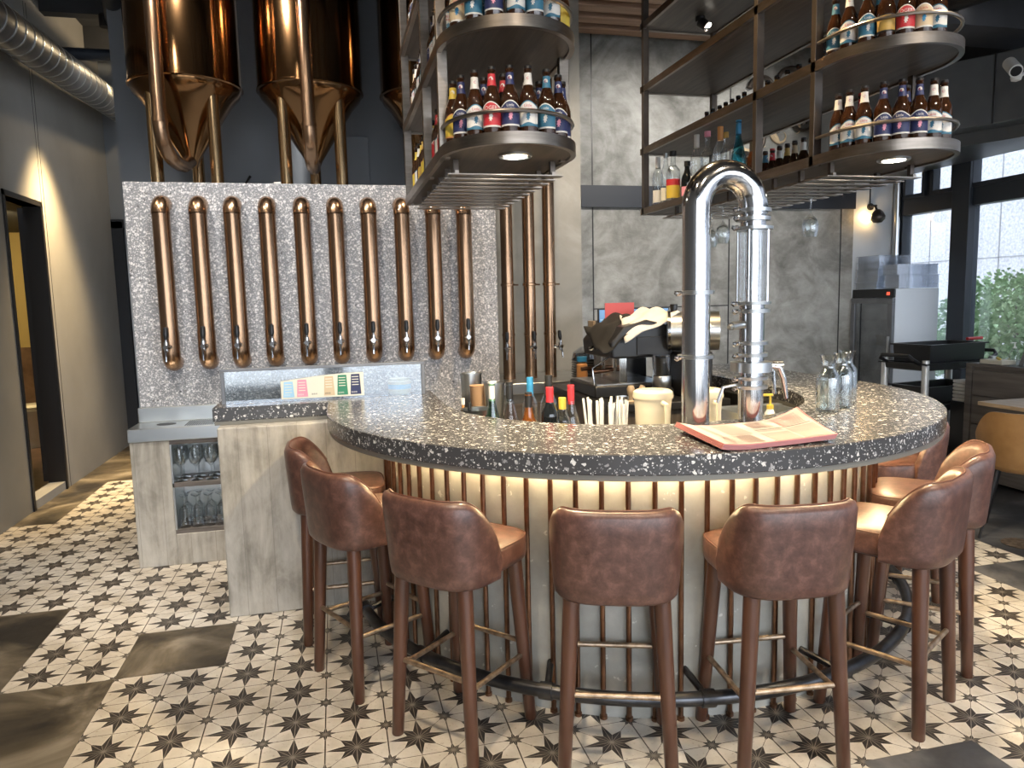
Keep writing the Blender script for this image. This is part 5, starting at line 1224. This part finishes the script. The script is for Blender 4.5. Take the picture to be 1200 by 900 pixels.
for k in range(6): mb.box(-.08,.08,-.07,.07,.03*k,.03*k+.026)
o=mb.build('folded_linen',fabw,loc=(5.06,4.92,.62),smooth=0,bevel=.008); tag(o,'pile of folded pale linen between trolley and sideboard','linen')
mb=MB(); mb.box(4.97,5.20,4.84,4.995,0,.62); o=mb.build('linen_box',M['blackplastic'],smooth=0,bevel=.006); tag(o,'black box under the folded linen beside the sideboard','box')
# table and chairs
t=thing('dining_table','light oak dining table corner at the right edge','table',(4.12,3.92,0))
mb=MB(); mb.box(0,.75,-1.0,0,.775,.80); mb.build('tabletop',M['oak'],t,smooth=0,bevel=.003)
for x,y in ((.68,-.08),(.68,-.92)):
    mb=MB(); mb.box(x-.02,x+.02,y-.02,y+.02,0,.775); mb.build('leg',M['black'],t,smooth=0)
def shell_chair(lab,mat,loc,rot):
    t=thing('shell_chair',lab,'chair',loc,rot)
    mb=MB(); n=40; rings=[]
    for k in range(n+1):
        u=-1+2*k/n; th=-PI/2+u*R(100); au=abs(u)
        top=.80-.20*(.5-.5*math.cos(min(1,max(0,(au-.35)/.65))*PI)); sec=[]
        for q,rr_,dz in ((0,.20,.44),(.25,.235,.50),(.6,.255,.0),(1,.265,.0)):
            z=.44+(top-.44)*q; sec.append((rr_*math.cos(th),rr_*.95*math.sin(th),z))
        for q,rr_ in ((1,.245),(.6,.235),(.25,.215),(0,.18)):
            z=.445+(top-.445)*q; sec.append((rr_*math.cos(th),rr_*.95*math.sin(th),z))
        rings.append(sec)
    mb.loft(rings); mb.build('backrest',mat,t,smooth=60)
    mb=MB(); mb.loft([[(r_*math.cos(2*PI*k/32),r_*math.sin(2*PI*k/32)+.02,z) for k in range(32)] for r_,z in ((.17,.42),(.21,.435),(.22,.46),(.19,.48),(.1,.485))]); mb.build('seat',mat,t,smooth=60)
    for sx in (-1,1):
        for sy in (-1,1): mb=MB(); mb.tube([(sx*.20,sy*.19,0),(sx*.13,sy*.12,.43)],[.008,.013],10); mb.build('leg',M['black'],t)
    return t
shell_chair('tan leather shell chair with black legs at the oak table',M['tan'],(4.10,3.54,0),R(-52))
mb=MB(); mb.lathe([(0,0),(.10,0),(.105,.004),(0,.006)],seg=24); o=mb.build('floor_cap',M['brass'],loc=(3.97,3.42,.0005)); tag(o,'flat worn brass floor cover beside the tan chair','floor cover')
# dark square wall washer fitting over the left wall light
t=thing('wall_washer','small black ceiling spotlight washing the left corridor wall','spotlight',(-1.75,7.05,4.0))
mb=MB(); mb.cyl((0,0,0),(0,0,-.10),.045,seg=18); mb.build('can',M['black'],t)
# ================================================================== LIGHTS
def spot(name,loc,to,e,col,size,blend=.5,soft=.05):
    l=bpy.data.lights.new(name,'SPOT'); l.energy=e; l.color=col; l.spot_size=R(size); l.spot_blend=blend; l.shadow_soft_size=soft
    o=bpy.data.objects.new(name,l); COL.objects.link(o); o.location=loc; d=Vector(to)-Vector(loc); o.rotation_euler=d.to_track_quat('-Z','Y').to_euler(); return o
spot('wall_wash_beam',(-1.93,7.0,3.15),(-2.33,7.05,1.0),420,(1,.72,.36),78,1.0,.12)
spot('corridor_beam',(-1.8,7.7,3.9),(-2.0,7.2,0),560,(1,.74,.40),38,.8)
spot('washroom_lamp',(-3.4,8.6,2.55),(-3.9,10.2,.8),160,(1,.78,.42),140,.8)
warm=(1,.83,.62)
FILL_SPOTS=[(-.4,1.2,-.3,3.0,190,75,.8,'over the front left stools'),(.7,.2,.8,2.2,120,70,.8,'in front of the bar'),(2.2,.5,2.2,2.6,170,70,.8,'over the front right stools'),(3.4,1.8,2.6,2.9,130,60,.8,'over the right-hand aisle'),
 (1.45,3.2,1.45,3.1,260,100,1.0,'over the middle of the bar ring'),(-1.3,3.0,-1.0,4.8,150,80,1.5,'facing the left half of the tap wall'),(1.3,4.3,1.5,5.4,150,90,1.6,'facing the standing copper pipes'),(-.2,3.6,.1,4.9,150,80,1.5,'facing the right half of the tap wall'),
 (3.1,4.4,3.0,6.6,330,95,1.6,'washing the middle of the concrete wall'),(4.4,4.6,4.4,6.6,260,95,1.7,'washing the right end of the concrete wall'),(-.9,4.7,-.4,6.6,160,100,2.8,'behind the tanks'),(-1.9,4.2,-2.3,4.9,110,90,1.2,'washing the near left wall')]
for i,(x,y,tx,ty,e,sz,tz,wh_) in enumerate(FILL_SPOTS):  # out-of-view spotlights added as fill for stools, bar and walls
    z=3.95
    t=thing('fill_spotlight','added unseen fill spotlight '+wh_,'spotlight',(x,y,z+.02))
    mb=MB(); mb.cyl((0,0,0),(0,0,.40),.012,seg=8); mb.cyl((0,0,0),(0,0,.12),.045,seg=18); mb.build('can',M['black'],t)
    spot('fill_beam',(x,y,z),(tx,ty,tz),e,(1,.95,.88) if i in(5,7,8,9,10) else (1,.72,.40) if i==4 else warm,sz,.8,.06)
l=bpy.data.lights.new('sconce_glow','POINT'); l.energy=3.5; l.color=(1,.62,.25); l.shadow_soft_size=.02
o=bpy.data.objects.new('sconce_glow',l); COL.objects.link(o); o.location=(5.40,YB-.07,2.30)
l=bpy.data.lights.new('corridor_glow','POINT'); l.energy=22; l.color=(1,.76,.45); l.shadow_soft_size=.06
o=bpy.data.objects.new('corridor_glow',l); COL.objects.link(o); o.location=(-1.35,8.1,3.98)
# shelf spotlight of the right rack
spot('shelf_beam',(2.37,4.36,3.20),(2.6,6.2,2.6),12,(1,.9,.75),70,.6,.02)
# overcast daylight
w=bpy.data.worlds.new('sky'); SC.world=w; w.use_nodes=True; nt=w.node_tree; bg=nt.nodes['Background']; n=N(nt)
tc=n.node('ShaderNodeTexCoord'); sx=n.node('ShaderNodeSeparateXYZ'); nt.links.new(tc.outputs['Generated'],sx.inputs[0])
c=n.ramp(n.m('MULTIPLY_ADD',sx.outputs[2],.5,.5),[(.45,(.30,.31,.32)),(.5,(.72,.78,.86)),(.75,(.80,.88,1.0))])
nt.links.new(c,bg.inputs[0]); bg.inputs[1].default_value=5.0
# ================================================================== CAMERA
cam=bpy.data.cameras.new('camera'); co=bpy.data.objects.new('camera',cam); COL.objects.link(co); SC.camera=co
f,yaw,pit,rol=852.95,.236666,.115036,-.0236078
cy,sy,cp,sp=math.cos(yaw),math.sin(yaw),math.cos(pit),math.sin(pit)
Fv=Vector((sy*cp,cy*cp,-sp)); Rv=Vector((cy,-sy,0)); Uv=Rv.cross(Fv)
r_=Rv*math.cos(rol)+Uv*math.sin(rol); u_=Uv*math.cos(rol)-Rv*math.sin(rol)
mt=Matrix((( r_.x,u_.x,-Fv.x,0),(r_.y,u_.y,-Fv.y,0),(r_.z,u_.z,-Fv.z,H),(0,0,0,1))); co.matrix_world=mt
cam.sensor_width=36; cam.sensor_fit='HORIZONTAL'; cam.lens=f/1200*36; cam.clip_start=.05; cam.clip_end=100
vs_=SC.view_settings; vs_.view_transform='Standard'; vs_.look='None'; vs_.gamma=1; vs_.use_curve_mapping=False; vs_.exposure=0.62
SC.cycles.use_denoising=True
